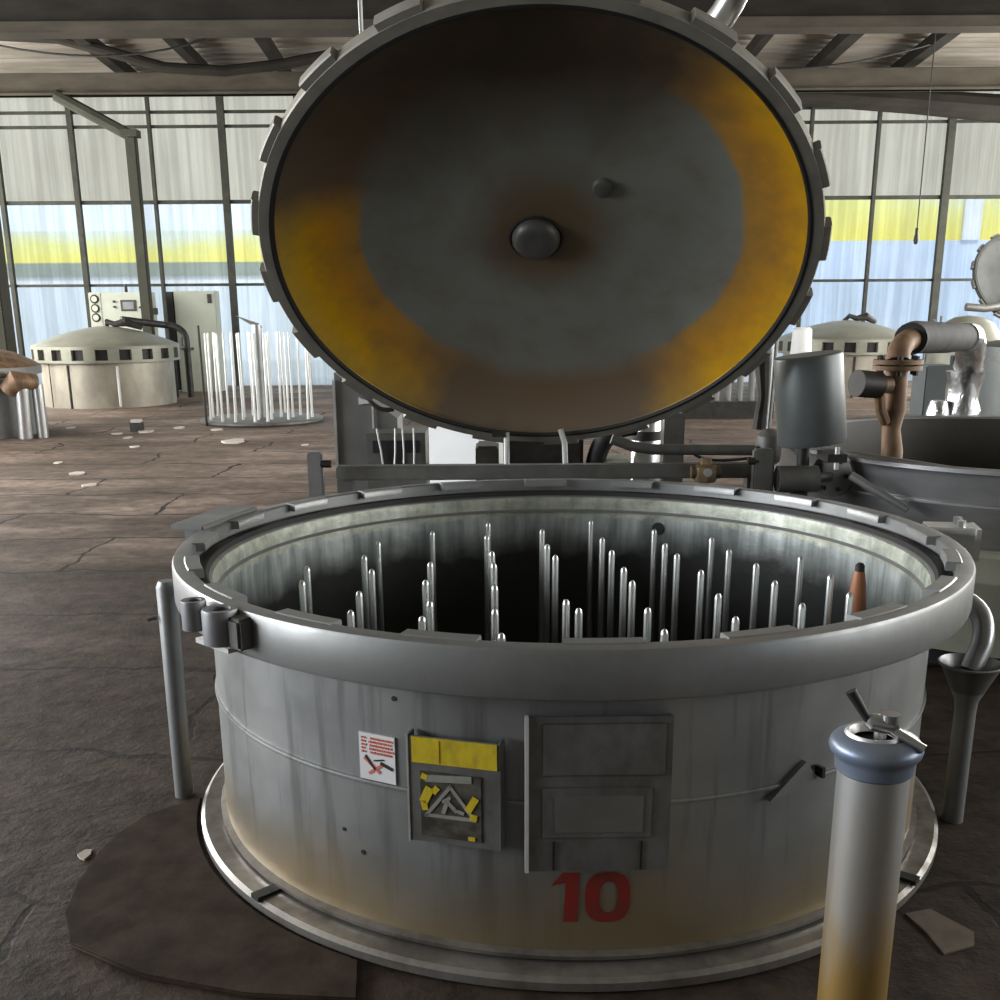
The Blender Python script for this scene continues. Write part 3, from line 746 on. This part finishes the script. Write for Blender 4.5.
tag(MB().tube([(0, 0, 0), (0, 0, .12), (0, 0, .19), (0, 0, .225)], [.026, .025, .019, .013], 20).build('body', 'brown_tube', t), 'brown sleeve')
MB().tube([(0, 0, .222), (0, 0, .240), (0, 0, .246)], [.0125, .012, .007], 16).build('tip', 'black', t)
MB().tube([(0, 0, -.30), (0, 0, .02)], .009, 10).build('shaft', 'bright', t)

# ------------------------------------------------------------------ standpipe at the right front
t = thing('standpipe', 'steel standpipe with worn blue collar in front of the vat, right foreground', 'pipe', (.56, 1.5, 0))
MB().tube([(0, 0, .0), (0, 0, .625)], .0525, 40).build('pipe', yellowed_mat(), t)
MB().lathe([(.0525, 0), (.085, 0), (.085, .012), (.0525, .012)], 32).build('foot_flange', 'flange', t)
tag(MB().lathe([(.053, .616), (.057, .620), (.058, .636), (.060, .642), (.066, .648), (.068, .655), (.066, .663), (.061, .669), (.050, .674), (.044, .676), (.044, .660), (.040, .655)], 48).build('collar', 'blue', t), 'worn blue painted collar')
MB().lathe([(.0001, .662), (.043, .662)], 32).build('bore', 'black', t)
MB().lathe([(.030, .664), (.036, .676), (.040, .677), (.043, .672), (.043, .662)], 40, c=(-.004, 0, 0.003)).build('inner_ring', 'plate_light', t)
hd = MB().tube([(-.020, -.01, .703), (-.012, -.012, .699), (0, -.014, .695), (.012, -.016, .695), (.02, -.016, .699)], [.009, .014, .013, .015, .013], 14).build('valve_head', 'bright', t)
MB().cyl((.012, -.016, .695), (.012, -.016, .713), .014, seg=16).build('valve_cap', 'bright', hd)
tag(MB().cyl((-.020, -.012, .702), (-.046, -.004, .744), .006, .0085).build('lever_grip', 'black', t), 'black lever grip')
MB().cyl((.008, -.018, .692), (.054, -.045, .668), .008, .007, 14).build('lever_arm', 'bright', t)
MB().cyl((0, -.012, .66), (0, -.012, .704), .009, seg=12).build('valve_stem', 'bright', t)

# ------------------------------------------------------------------ left post
t = thing('support_post', 'slim pale steel post standing left of the vat', 'post', (-.875, 2.74, 0))
MB().tube([(.0, 0, 0), (.012, -.02, .60), (.012, -.02, .615)], [.024, .027, .02], 20).build('shaft', 'rim', t)
MB().tube([(-.018, -.03, .52), (-.04, -.035, .515)], .006, 8).build('pin', 'gunmetal', t)

# ------------------------------------------------------------------ drain funnel at the right
FX, FY = 1.173, 2.561
t = thing('drain_funnel', 'grey drain funnel on a stand pipe under the overflow, right of vat', 'funnel', (FX, FY, 0))
MB().lathe([(.075, .425), (.078, .43), (.074, .432), (.028, .33), (.026, .30), (.026, .0)], 32).build('pipe', 'rim', t)
MB().lathe([(.073, .428), (.030, .335), (.0001, .325)], 32).build('cone', 'gunmetal', t)

# ------------------------------------------------------------------ hinge gear behind the vat
t = thing('hinge_shaft', 'long grey hinge bar lying behind the back rim of the vat', 'bar', (.19, 4.14, 0))
MB().box((0, 0, .685), (1.62, .06, .055)).build('bar', 'gunmetal', t, bevel=.006)
for x in (-.78, .79): MB().box((x, .02, .33), (.06, .07, .66)).build('stand', 'gunmetal', t)
for lab, x in (('upright hinge plate with bolt behind the vat rim, left end of the hinge bar', -.682), ('upright hinge plate behind the vat rim, right end of the hinge bar', .982)):
    t = thing('hinge_plate', lab, 'bracket', (x, 4.03, 0), group='hinge plates')
    MB().box((0, 0, .39), (.055 if x < 0 else .075, .045, .78)).build('plate', 'rim' if x < 0 else 'gunmetal', t, bevel=.006)
    s = 1 if x < 0 else -1
    MB().cyl((s * .02, -.01, .735), (s * .06, -.01, .735), .014, seg=12).build('bolt', 'dark', t)
# grey upright plate and open box behind left
t = thing('machine_stand', 'grey sheet metal stand behind the vat under the lid, left side', 'stand', (-.56, 4.65, 0))
MB().prism([(-.13, 0, 0), (.13, 0, 0), (.13, 0, .84), (.02, 0, .92), (-.13, 0, 1.03)], (0, .25, 0)).build('body', 'grey', t)
MB().box((-.132, -.005, .5), (.01, .02, 1.0)).build('edge', 'plate_light', t)
MB().prism([(-.03, -.012, .93), (.03, -.012, .905), (-.03, -.012, .90)], (0, .01, 0)).box((.028, -.012, .85), (.006, .008, .12)).build('hook', 'white', t)
t = thing('electrical_box', 'open fronted dark box with thin wires behind the vat', 'box', (-.42, 4.44, 0))
MB().box((0, .10, .40), (.24, .18, .8)).build('body', 'gunmetal', t)
MB().box((-.0, .015, .745), (.19, .02, .05)).build('opening', 'black', t)
MB().box((-.01, .015, .685), (.1, .02, .07)).build('vent', 'dark', t)
for x0, x1 in ((-.075, -.05), (.0, -.01), (.03, .03), (.075, .07)):
    MB().tube([(x0, -.01, .82), ((x0 + x1) / 2 + .003, -.012, .73), (x1, -.01, .63)], .0045, 6).build('wire', 'pale_rod', t)
MB().tube(arc((-.12, -.02, .99), (-.09, -.04, .88), (0, -.03, .90), 8), .009, 8).build('hose', 'dark', t)
t = thing('white_tank', 'white square tank behind the vat, seen under the lid', 'tank', (-.14, 5.72, 0), 1.05)
MB().box((0, 0, .39), (.3, .36, .78)).build('body', 'white', t, bevel=.012)
MB().lathe([(.0001, .82), (.05, .82), (.06, .81), (.06, .78)], 20).build('cap', 'white', t)
t = thing('motor_housing', 'dark motor block behind the vat, under the lowest point of the lid', 'motor', (.19, 4.75, 0))
MB().box((0, 0, .38), (.34, .26, .76)).build('body', 'dark', t, bevel=.015)
MB().box((-.24, 0, .36), (.10, .22, .72)).build('side_box', 'gunmetal', t, bevel=.01)
t = thing('support_rod', 'thin bright rod under the lid bottom, left one of two', 'rod', (.03, 4.16, .712), group='rods under the lid')
MB().tube([(0, 0, 0), (0, 0, .12)], .011, 10).build('rod', 'pale_rod', t)
MB().box((-.03, .0, .115), (.05, .03, .025)).build('clamp', 'dark', t)
t2 = thing('support_rod', 'thin bright rod under the lid bottom, right one of two', 'rod', (.255, 4.16, .712), group='rods under the lid')
MB().tube([(0, 0, 0), (-.004, 0, .08), (-.02, 0, .13)], .011, 10).build('rod', 'pale_rod', t2)
# bits to the right of the lid bottom
t = thing('pump', 'pump casing with curved black duct behind the vat, right of the motor', 'pump', (.465, 4.7, 0))
MB().box((.02, .05, .33), (.16, .2, .66)).build('body', 'pale_skirt', t, bevel=.01)
MB().tube(arc((-.05, -.02, .63), (-.03, -.04, .80), (.12, -.03, .80), 10), .042, 16).build('duct', 'black', t)
t = thing('filter_cylinder', 'bright upright cylinder behind the vat, beside the grey post', 'cylinder', (.655, 4.86, 0))
MB().lathe([(.0001, .86), (.06, .86), (.066, .85), (.066, 0), (.0001, 0)], 28).build('body', 'bright', t)
MB().lathe([(.066, .72), (.071, .72), (.071, .76), (.066, .76)], 28).build('band', 'dark', t)
t = thing('steel_post', 'grey flat post behind the vat, right of the bright cylinder', 'post', (.735, 4.6, 0))
MB().box((0, 0, .43), (.085, .07, .86)).build('shaft', 'gunmetal', t, bevel=.006)
MB().box((0, 0, .015), (.16, .14, .03)).build('foot', 'gunmetal', t)
tag(MB().tube([(.44, 4.25, .795), (.52, 4.25, .765), (.60, 4.25, .752), (1.0, 4.25, .746)], .021, 14).build('steam_pipe', 'gunmetal'), 'grey steam pipe running level behind the vat rim, right side', 'pipe')
t = thing('pipe_stand', 'dark stand holding the steam pipe and its fittings, right back of vat', 'stand', (1.06, 4.27, 0))
MB().box((0, .02, .36), (.05, .05, .72)).build('leg', 'dark', t)
MB().lathe([(.0001, .83), (.028, .825), (.05, .80), (.052, .74), (.045, .70), (.03, .69)], 24).build('valve_body', 'gunmetal', t)
MB().tube(arc((.03, -.02, .78), (.12, -.03, .78), (.12, -.04, .70), 8), .02, 12).build('elbow', 'rim', t)
MB().tube([(-.03, .05, .82), (-.02, .05, .95), (-.03, .06, 1.08), (-.02, .05, 1.2)], [.03, .022, .035, .012], 10).build('stem', 'dark', t)
MB().tube([(-.005, .0, .82), (.0, .0, 1.0), (.005, .0, 1.3)], .009, 8).build('rod', 'rim', t)
MB().tube(arc((-.30, -.05, .735), (-.25, -.07, .70), (-.08, -.05, .72), 8), .006, 6).build('cable', 'black', t)
t = thing('brass_valve', 'dull brass valve sitting on the hinge bar, behind the right back rim', 'valve', (.775, 4.055, .655))
MB().lathe([(.0001, 0), (.04, 0), (.045, .01), (.045, .055), (.035, .065), (.0001, .068)], 8).build('body', 'brass', t)
MB().cyl((0, 0, .06), (0, 0, .088), .022, seg=8).build('cap', 'brass', t)
MB().cyl((-.055, 0, .035), (.055, 0, .035), .024, seg=12).build('port', 'brass', t)
MB().cyl((0, -.05, .04), (0, -.03, .04), .016, seg=10).build('nut', 'bright', t)
t = thing('gas_spring', 'dark cylinder with round flange behind the right back rim of vat', 'cylinder', (1.12, 4.02, 0))
MB().cyl((-.085, 0, .667), (.065, 0, .667), .05, seg=28).build('barrel', 'gunmetal', t)
MB().cyl((-.088, 0, .667), (-.084, 0, .667), .042, seg=28).build('end_cap', 'black', t)
MB().cyl((.06, .02, .667), (.13, .06, .667), .018, seg=12).build('shaft', 'gunmetal', t)
fl = MB().cyl((.15, .10, .667), (.165, .115, .667), .085, seg=32).build('flange', 'gunmetal', t)
for k in range(6):
    a = k * PI / 3
    c = Vector((.157, .107, .667)) + Vector((.7071 * math.cos(a), -.7071 * math.cos(a), math.sin(a))) * .06
    MB().cyl(c - Vector((.012, .012, 0)), c + Vector((-.002, -.002, 0)), .009, seg=6).build('bolt', 'dark', fl)
MB().box((0, 0, .31), (.05, .06, .62)).build('stand', 'dark', t)
tag(MB().tube([(1.29, 3.96, .69), (1.345, 3.93, .655), (1.47, 3.85, .58)], [.016, .017, .012], 12).build('push_rod', 'rim'), 'pale rod slanting down from the round flange behind the vat', 'rod')
MB_leg = None
t = thing('drum', 'plain grey drum leaning slightly, raised behind the vat at right', 'drum', (1.165, 4.05, 0))
TL = Matrix.Translation((.0, 0, .805)) @ Matrix.Rotation(math.radians(-7), 4, 'Y')
MB().lathe([(.0001, .315), (.115, .315), (.122, .31), (.124, .30), (.124, 0), (.12, -.008), (.0001, -.008)], 48).build('body', 'drum', t, xf=TL)
MB().cyl((.0, .115, 0), (.0, .10, .80), .024).build('post', 'dark', t)
MB().cyl((.05, -.15, .72), (.05, -.15, .80), .009, seg=10).build('eye_bolt', 'bright', t)
MB().box((.05, -.09, .76), (.07, .14, .03)).build('bracket', 'dark', t)

# ------------------------------------------------------------------ open neighbour vat at the right
nv = thing('dyeing_vat', 'open dark steel vat beyond the right rim, without lid', 'vat', (2.27, 4.62, 0))
MB().lathe([(1.04, .20), (1.04, .70), (1.046, .715), (1.06, .72), (1.06, .735), (1.04, .74), (1.02, .735), (1.015, .725)], 128).build('tank', 'neighbour', nv)
MB().lathe([(1.02, .728), (1.012, .70), (1.01, .08), (.0001, .08)], 128).build('tank_lining', 'vat_dark', nv)
MB().lathe([(1.042, .60), (1.05, .602), (1.05, .61), (1.042, .612)], 128).build('weld_seam', 'neighbour', nv)
MB().lathe([(1.045, .455), (1.075, .45), (1.09, .435), (1.09, .36), (1.095, .352), (1.095, .34), (1.09, .332), (1.09, .08), (1.045, .08)], 128).build('skirt', 'pale_skirt', nv)
MB().lathe([(.95, .0), (1.02, .0), (1.02, .1)], 64).build('plinth', 'black', nv)
a = math.radians(-10)
MB().tube([(-.98, -.28, .73), (-.55, -.75, .70)], .018, 10).build('rim_arm', 'rim', nv)
MB().box((-.12, -.78, .745), (.22, .05, .015)).build('rim_clip', 'plate_light', nv)

t = thing('steam_pipe', 'rusty pipe with round flange rising inside the neighbouring open vat', 'pipe', (1.60, 4.42, .085))
MB().tube([(0, 0, 0), (0, 0, .30), (.0, 0, .63), (-.012, 0, .72), (-.006, 0, .80), (-.01, 0, .955)], [.042, .042, .042, .036, .043, .042], 20).build('pipe', 'rust', t)
MB().cyl((-.01, 0, .955), (-.01, 0, .972), .095, seg=32).cyl((-.01, 0, .978), (-.01, 0, .995), .095, seg=32).build('flange', 'rust', t)
for k in range(6):
    b = k * PI / 3 + .3
    MB().cyl((-.01 + .075 * math.cos(b), .075 * math.sin(b), .935), (-.01 + .075 * math.cos(b), .075 * math.sin(b), 1.01), .011, seg=6).build('bolt', 'dark', t)
MB().tube(arc((-.01, 0, .99), (-.01, .02, 1.06), (.10, .16, 1.07), 10), .045, 18).build('elbow', 'rust', t)
MB().tube([(.08, .13, 1.07), (.12, .2, 1.075), (.42, .6, 1.06), (.70, 1.08, 1.05)], .066, 20).build('lagged_pipe', 'lagging', t)
MB().tube([(.66, 1.0, 1.052)] + arc((.70, 1.08, 1.05), (.86, 1.36, 1.05), (.865, 1.40, 0.885), 8), [.069, .072, .07, .075, .07, .076, .071, .075, .07, .074], 20).build('foil_elbow', 'foil', t)
tv = MB().tube([(-.05, -.03, .90), (-.13, -.07, .90)], .035, 14).build('side_valve', 'rust', t)
MB().cyl((-.10, -.06, .90), (-.20, -.10, .91), .052, seg=20).build('valve_wheel', 'dark', tv)
MB().tube([(-.09, -.05, .87), (-.075, -.04, .80), (-.045, -.02, .75)], .022, 10).build('bracket', 'rust', tv)
t = thing('foil_wrapped_pipe', 'upright pipe wrapped in crumpled silver foil behind the open vat', 'pipe', (2.47, 5.86, 0))
mbf = MB(); rg = random.Random(5)
pts = [(0, 0, z) for z in [i * .05 for i in range(20)]]
mbf.tube(pts, [.09 + rg.uniform(-.012, .012) for _ in pts], 22)
for v in mbf.bm.verts: v.co += Vector((rg.uniform(-.008, .008), rg.uniform(-.008, .008), 0))
mbf.build('foil', 'foil', t)
mbf = MB(); pts = [(-.13, -.02, z) for z in [i * .05 for i in range(17)]]
mbf.tube(pts, [.055 + rg.uniform(-.012, .012) for _ in pts], 14)
mbf.build('foil', 'foil', t)
t = thing('water_tank', 'tall grey cylindrical tank at the right edge, behind the foil wrapped pipe', 'tank', (4.15, 8.0, 0))
MB().lathe([(.0001, 1.08), (.3, 1.07), (.62, 1.02), (.66, 1.0), (.66, 0)], 64).build('shell', 'drum', t)
MB().lathe([(.66, .9), (.675, .9), (.675, .93), (.66, .93)], 64).build('band', 'gunmetal', t)
MB().cyl((-.45, -.3, 1.02), (-.45, -.3, 1.14), .05).build('nozzle', 'gunmetal', t)
t = thing('narrow_cabinet', 'narrow grey cabinet with dark post behind the open vat', 'cabinet', (2.95, 7.5, 0))
MB().box((0, 0, .45), (.2, .25, .9)).build('body', 'drum', t, bevel=.01)
MB().box((.13, .0, .48), (.04, .05, .96)).build('post', 'dark', t)

# ------------------------------------------------------------------ closed vats at the far end
def closed_vat(label, x, y, R, rz=0.0, dial=True):
    t = thing('dyeing_vat', label, 'vat', (x, y, 0), rz, 'closed vats at the far end')
    MB().lathe([(.90 * R, 0), (.90 * R, .60), (.0001, .60)], 72).build('tank', 'pale_vat', t)
    MB().lathe([(.90 * R, .60), (1.0 * R, .605), (1.0 * R, .64), (.93 * R, .64), (.93 * R, .78), (1.0 * R, .78), (1.0 * R, .82), (.96 * R, .84)], 72).build('rim_ring', 'pale_lid', t)
    lg = None
    for k in range(20):
        if lg is None:
            lg = MB().lathe([(.93 * R, .64), (1.0 * R, .64), (1.0 * R, .78), (.93 * R, .78)], 4, -.075, .075, closed=True).build('locking_lug', 'pale_lid', t); o = lg
        else: o = dup(lg, t)
        o.rotation_euler = (0, 0, 2 * PI * k / 20 + .1)
    MB().lathe([(.94 * R, .64), (.94 * R, .78)], 48).build('rim_gap', 'black', t)
    prof = [(.99 * R, .80), (.97 * R, .83), (.90 * R, .862)] + [(.9 * R * (1 - i / 8), .862 + .215 * (1 - (1 - i / 8) ** 1.7)) for i in range(1, 8)] + [(.0001, 1.077)]
    MB().lathe(prof, 72).build('lid', 'pale_lid', t)
    MB().tube([(-.25 * R, -.4 * R, .0), (-.25 * R, -.865 * R, .0), (-.25 * R, -.865 * R, .58)], .02, 8).build('drain_pipe', 'dark', t)
    MB().tube([(.4 * R, -.82 * R, .02), (.4 * R, -.82 * R, .56)], .018, 8).build('sight_glass', 'white', t)
    MB().box((-.55 * R, -.75 * R, .30), (.012, .012, .58)).build('seam', 'dark', t)
    MB().tube([(.0, .1 * R, 1.06), (.04 * R, .0, 1.14), (.15 * R, 0, 1.10), (.3 * R, 0, 1.13), (.5 * R, .1 * R, 1.05)], [.03, .035, .04, .06, .04], 10).build('lid_valve', 'dark', t)
    return t
closed_vat('closed pale dyeing vat at far left in front of the control cabinet', -5.57, 15.88, 1.0)
closed_vat('closed pale dyeing vat at far right, beyond the grey drum', 5.25, 16.9, 1.0, .15)
t = thing('vat_pipe', 'dark bent pipe coming down at the right of the far left vat', 'pipe', (-4.75, 16.9, 0))
MB().tube([(-.75, -.5, 1.16), (-.4, -.2, 1.10)] + arc((-.25, 0, 1.07), (.03, 0, 1.05), (.035, 0, .85), 8) + [(.04, 0, 0)], .05, 12).build('pipe', 'dark', t)
MB().cyl((.036, 0, .70), (.036, 0, .74), .1, seg=16).build('flange', 'dark', t)
MB().tube([(-.2, .05, .8), (-.2, .05, 0)], .04, 10).build('leg', 'dark', t)
t = thing('control_cabinet', 'pale control cabinet with dials and screen behind the far left vat', 'cabinet', (-5.9, 17.75, 0))
MB().box((0, 0, .78), (.98, .2, 1.56)).build('body', 'cabinet', t, bevel=.01)
MB().box((-.40, -.105, 1.28), (.18, .012, .54)).build('dial_strip', 'cabinet', t)
for z in (1.46, 1.32, 1.18):
    d = MB().lathe([(.0001, 0), (.06, 0), (.066, -.004), (.068, -.016)], 20).build('dial', 'dark', t, xf=Matrix.Translation((-.40, -.128, z)) @ Matrix.Rotation(PI / 2, 4, 'X'))
    MB().lathe([(.0001, 0), (.045, 0)], 16).build('dial_face', 'cabinet', d, loc=(0, 0, .003))
sc_ = MB().box((.12, -.105, 1.36), (.24, .014, .17)).build('screen', 'dark', t)
MB().box((.12, -.114, 1.36), (.17, .006, .11)).build('display', 'drum', sc_)
for x, z in ((-.10, 1.42), (-.10, 1.34), (.30, 1.33), (.36, 1.33)): MB().cyl((x, -.1, z), (x, -.125, z), .018, seg=10).build('button', 'black', t)
MB().box((.46, -.12, 1.27), (.22, .05, .1)).build('switch_box', 'dark', t)
MB().cyl((.07, 0, 1.56), (.07, 0, 1.68), .025, seg=10).build('beacon', 'dark', t)
t = thing('metal_cabinet', 'tall plain pale green cabinet against the far wall, left side', 'cabinet', (-4.85, 18.2, 0))
MB().box((0, 0, .79), (.66, .3, 1.58)).build('body', 'cabinet', t, bevel=.01)
MB().box((-.40, -.05, .8), (.10, .2, 1.54)).build('side_gap', 'black', t)
MB().box((.24, -.16, 1.46), (.06, .02, .14)).build('hinge', 'dark', t)
MB().box((-.24, -.16, .8), (.02, .02, .14)).build('handle', 'dark', t)

# far spindle carrier at left
t = thing('yarn_carrier', 'spindle carrier standing on the floor at left, tall pale rods', 'carrier', (-2.82, 13.1, 0))
MB().lathe([(.0001, .05), (.70, .05), (.72, .04), (.72, .02), (.70, .0), (.0001, .0)], 56).build('base_plate', 'gunmetal', t)
MB().tube([(0, 0, .05), (0, 0, 1.12)], .055, 16).build('centre_post', 'rim', t)
MB().prism([(-.24, 0, 1.22), (.02, 0, 1.13), (.06, 0, 1.08), (-.02, 0, 1.09)], (0, .05, 0)).build('lifting_hook', 'gunmetal', t)
sp = None; rg = random.Random(11); cnt = 0
for i in range(-3, 4):
    for j in range(-2, 3):
        x, y = i * .19 + rg.uniform(-.03, .03), j * .27 + rg.uniform(-.03, .03)
        if math.hypot(x, y) > .66 or math.hypot(x, y) < .1: continue
        if sp is None:
            sp = MB().tube([(0, 0, .045), (0, 0, .18), (0, 0, 1.0), (0, 0, 1.03)], [.018, .013, .013, .008], 8).build('spindle', 'pale_rod', t); o = sp
        else: o = dup(sp, t)
        o.location = (x, y, 0); o.rotation_euler = (rg.uniform(-.02, .02), rg.uniform(-.02, .02), 0)
tag(MB().tube([(-3.36, 12.60, 0), (-3.37, 12.60, 1.12)], .015, 8).build('loose_rod', 'dark'), 'single dark rod leaning at the left of the far spindle carrier', 'rod')

# dark rods rack at right middle distance
t = thing('yarn_carrier', 'dark spindle rack on a low base, between lid and grey drum', 'carrier', (2.62, 13.4, 0))
MB().box((0, 0, .10), (1.3, .7, .2)).build('base_plate', 'dark', t)
sp = None
for i in range(9):
    for j in range(2):
        if sp is None: sp = MB().tube([(0, 0, .19), (0, 0, .82)], .026, 8).build('spindle', 'grey', t); o = sp
        else: o = dup(sp, t)
        o.location = (-.56 + i * .14 + j * .05, -.2 + j * .35, 0)
MB().box((0, .0, .55), (1.25, .02, .02)).build('tie_bar', 'grey', t)

# vat cut by the left edge
t = thing('dyeing_vat', 'brownish vat end with pipes cut off by the left edge', 'vat', (-5.82, 11.9, 0))
MB().lathe([(.78, 0), (.78, .62), (.86, .64), (.86, .72)], 56).build('tank', 'grey', t)
MB().lathe([(.86, .72), (.8, .76), (.6, .86), (.3, .93), (.0001, .95)], 56).build('lid', 'rust', t)
MB().tube([(.86, -.45, 0), (.88, -.45, .55)], .075, 14).build('pipe', 'bright', t)
MB().tube([(1.0, -.35, 0), (1.0, -.35, .55)], .06, 12).build('pipe', 'bright', t)
MB().tube([(.75, -.48, .50), (.85, -.5, .60), (1.0, -.36, .58)], [.09, .11, .08], 12).build('valve', 'rust', t)

# another raised lid and dome at far right
t = thing('raised_lid', 'open round lid of another vat, cut by the right edge', 'lid', (6.86, 15.0, 0))
XF = Matrix.Translation((0, 0, 1.66)) @ Matrix.Rotation(math.radians(70), 4, 'X') @ Matrix.Rotation(math.radians(6), 4, 'Y')
l2 = MB().lathe([(.0001, -.12), (.3, -.10), (.5, -.05), (.53, -.03), (.55, 0), (.58, 0), (.58, -.07), (.54, -.08), (.3, -.16), (.0001, -.18)], 56).build('dish', 'lid_grey', t, xf=XF)
for k in range(14):
    o = MB().lathe([(.575, -.07), (.61, -.07), (.61, -.02), (.575, -.02)], 4, -.09, .09, closed=True).build('locking_lug', 'gunmetal', l2); o.rotation_euler = (0, 0, k * 2 * PI / 14)
MB().lathe([(.0001, .02), (.04, .02), (.05, 0), (.05, -.05)], 16, c=(0, 0, -.11)).build('boss', 'bright', l2)
MB().tube([(-.75, -.3, 1.26), (-.5, -.3, 1.24), (-.2, -.25, 1.28), (.1, -.1, 1.4), (.3, .1, 1.5)], .05, 12).build('arm', 'gunmetal', t)
MB().box((.3, .22, .7), (.14, .14, 1.4)).build('post', 'gunmetal', t)
t = thing('dyeing_vat', 'small domed pale vat under the far right raised lid', 'vat', (5.45, 13.0, 0))
MB().lathe([(.42, 0), (.42, .80), (.45, .82), (.45, .88), (.40, .92), (.28, 1.08), (.15, 1.15), (.0001, 1.17)], 48).build('body', 'pale_lid', t)
MB().lathe([(.45, .80), (.49, .80), (.49, .88), (.45, .88)], 48).build('rim_ring', 'grey', t)
t = thing('rod_rack', 'small rack of upright grey rods left of the small domed vat', 'rack', (6.17, 15.6, 0))
MB().box((0, 0, .04), (.5, .3, .08)).build('base_plate', 'gunmetal', t)
for k in range(5):
    MB().tube([(-.2 + k * .095, 0, .07), (-.2 + k * .095, 0, 1.06 + .04 * (k % 3))], .018, 6).build('rod', 'gunmetal', t)
t = thing('white_barrel', 'white upright barrel half hidden by the lid, left of the far right vat', 'barrel', (4.24, 15.6, 0))
MB().lathe([(.0001, 1.0), (.10, 1.0), (.13, .97), (.15, .6), (.15, 0)], 24).build('body', 'white', t)
MB().lathe([(.15, .5), (.16, .5), (.16, .54), (.15, .54)], 24).build('band', 'white', t)

# ------------------------------------------------------------------ things lying on the floor
def slab(mb, poly, h, z=0.0):
    return mb.prism([(x, y, z) for x, y in poly], (0, 0, h))
tag(slab(MB(), [(-.904, 1.997), (-.965, 2.12), (-.985, 2.25), (-.99, 2.40), (-.972, 2.501), (-.935, 2.60)] + [(VX + .995 * math.sin(math.radians(-a)), VY - .995 * math.cos(math.radians(a))) for a in range(84, 24, -4)] + [(-.28, 1.80), (-.50, 1.82), (-.72, 1.885)], .012)
    .build('floor_sheet', 'sheet_plate', bevel=.003), 'dark worn sheet lying on the floor left of the vat base', 'sheet')
tag(slab(MB(), [(.885, 2.104), (.948, 2.124), (1.005, 2.03), (.985, 1.98), (.912, 1.951), (.905, 2.03)], .004).build('cardboard_scrap', 'cardboard'), 'torn cardboard scrap on the floor at lower right', 'scrap')
sc_pts = [(-4.884, 12.492, .07, 'paper scrap on the floor, farthest left, below the far vat'), (-4.137, 11.836, .06, 'paper scrap just right of the dark block under the far left vat'),
          (-3.89, 11.447, .06, 'white paper scrap in front of the far left vat'), (-3.868, 12.016, .10, 'wide pale scrap near the left spindle carrier'),
          (-3.453, 8.867, .08, 'white paper scrap alone on the left floor, farther of two'), (-3.124, 8.231, .07, 'white paper scrap alone on the left floor, nearer of two'),
          (-3.88, 9.542, .05, 'small pale scrap at the left edge of the floor'), (-2.669, 11.026, .13, 'largest white scrap in front of the spindle carrier'),
          (-3.565, 10.665, .05, 'small pale scrap in the middle of the left floor'), (-3.617, 12.413, .08, 'pale scrap left of the spindle carrier base'),
          (-3.138, 12.174, .07, 'pale scrap at the foot of the loose dark rod'), (-1.911, 10.736, .05, 'small pale scrap near the hinge plate on left floor'),
          (-1.023, 2.397, .02, 'tiny pale chip beside the dark floor sheet')]
for x, y, s, lab in sc_pts:
    rg = random.Random(int(abs(x * 1000)))
    poly = [(x + s * rg.uniform(.6, 1.1) * math.cos(k * PI / 3), y + s * 1.5 * rg.uniform(.6, 1.1) * math.sin(k * PI / 3)) for k in range(6)]
    tag(slab(MB(), poly, s * .1 + .003).build('paper_scrap', 'paper', smooth=False), lab, 'scrap', 'litter on the floor')
t = thing('wood_block', 'small dark block with white top on the floor, in front of far left vat', 'block', (-4.0, 12.1, 0))
MB().box((0, 0, .05), (.12, .12, .1)).build('block', 'dark', t)
MB().box((0, 0, .115), (.1, .1, .03)).build('cap', 'paper', t)
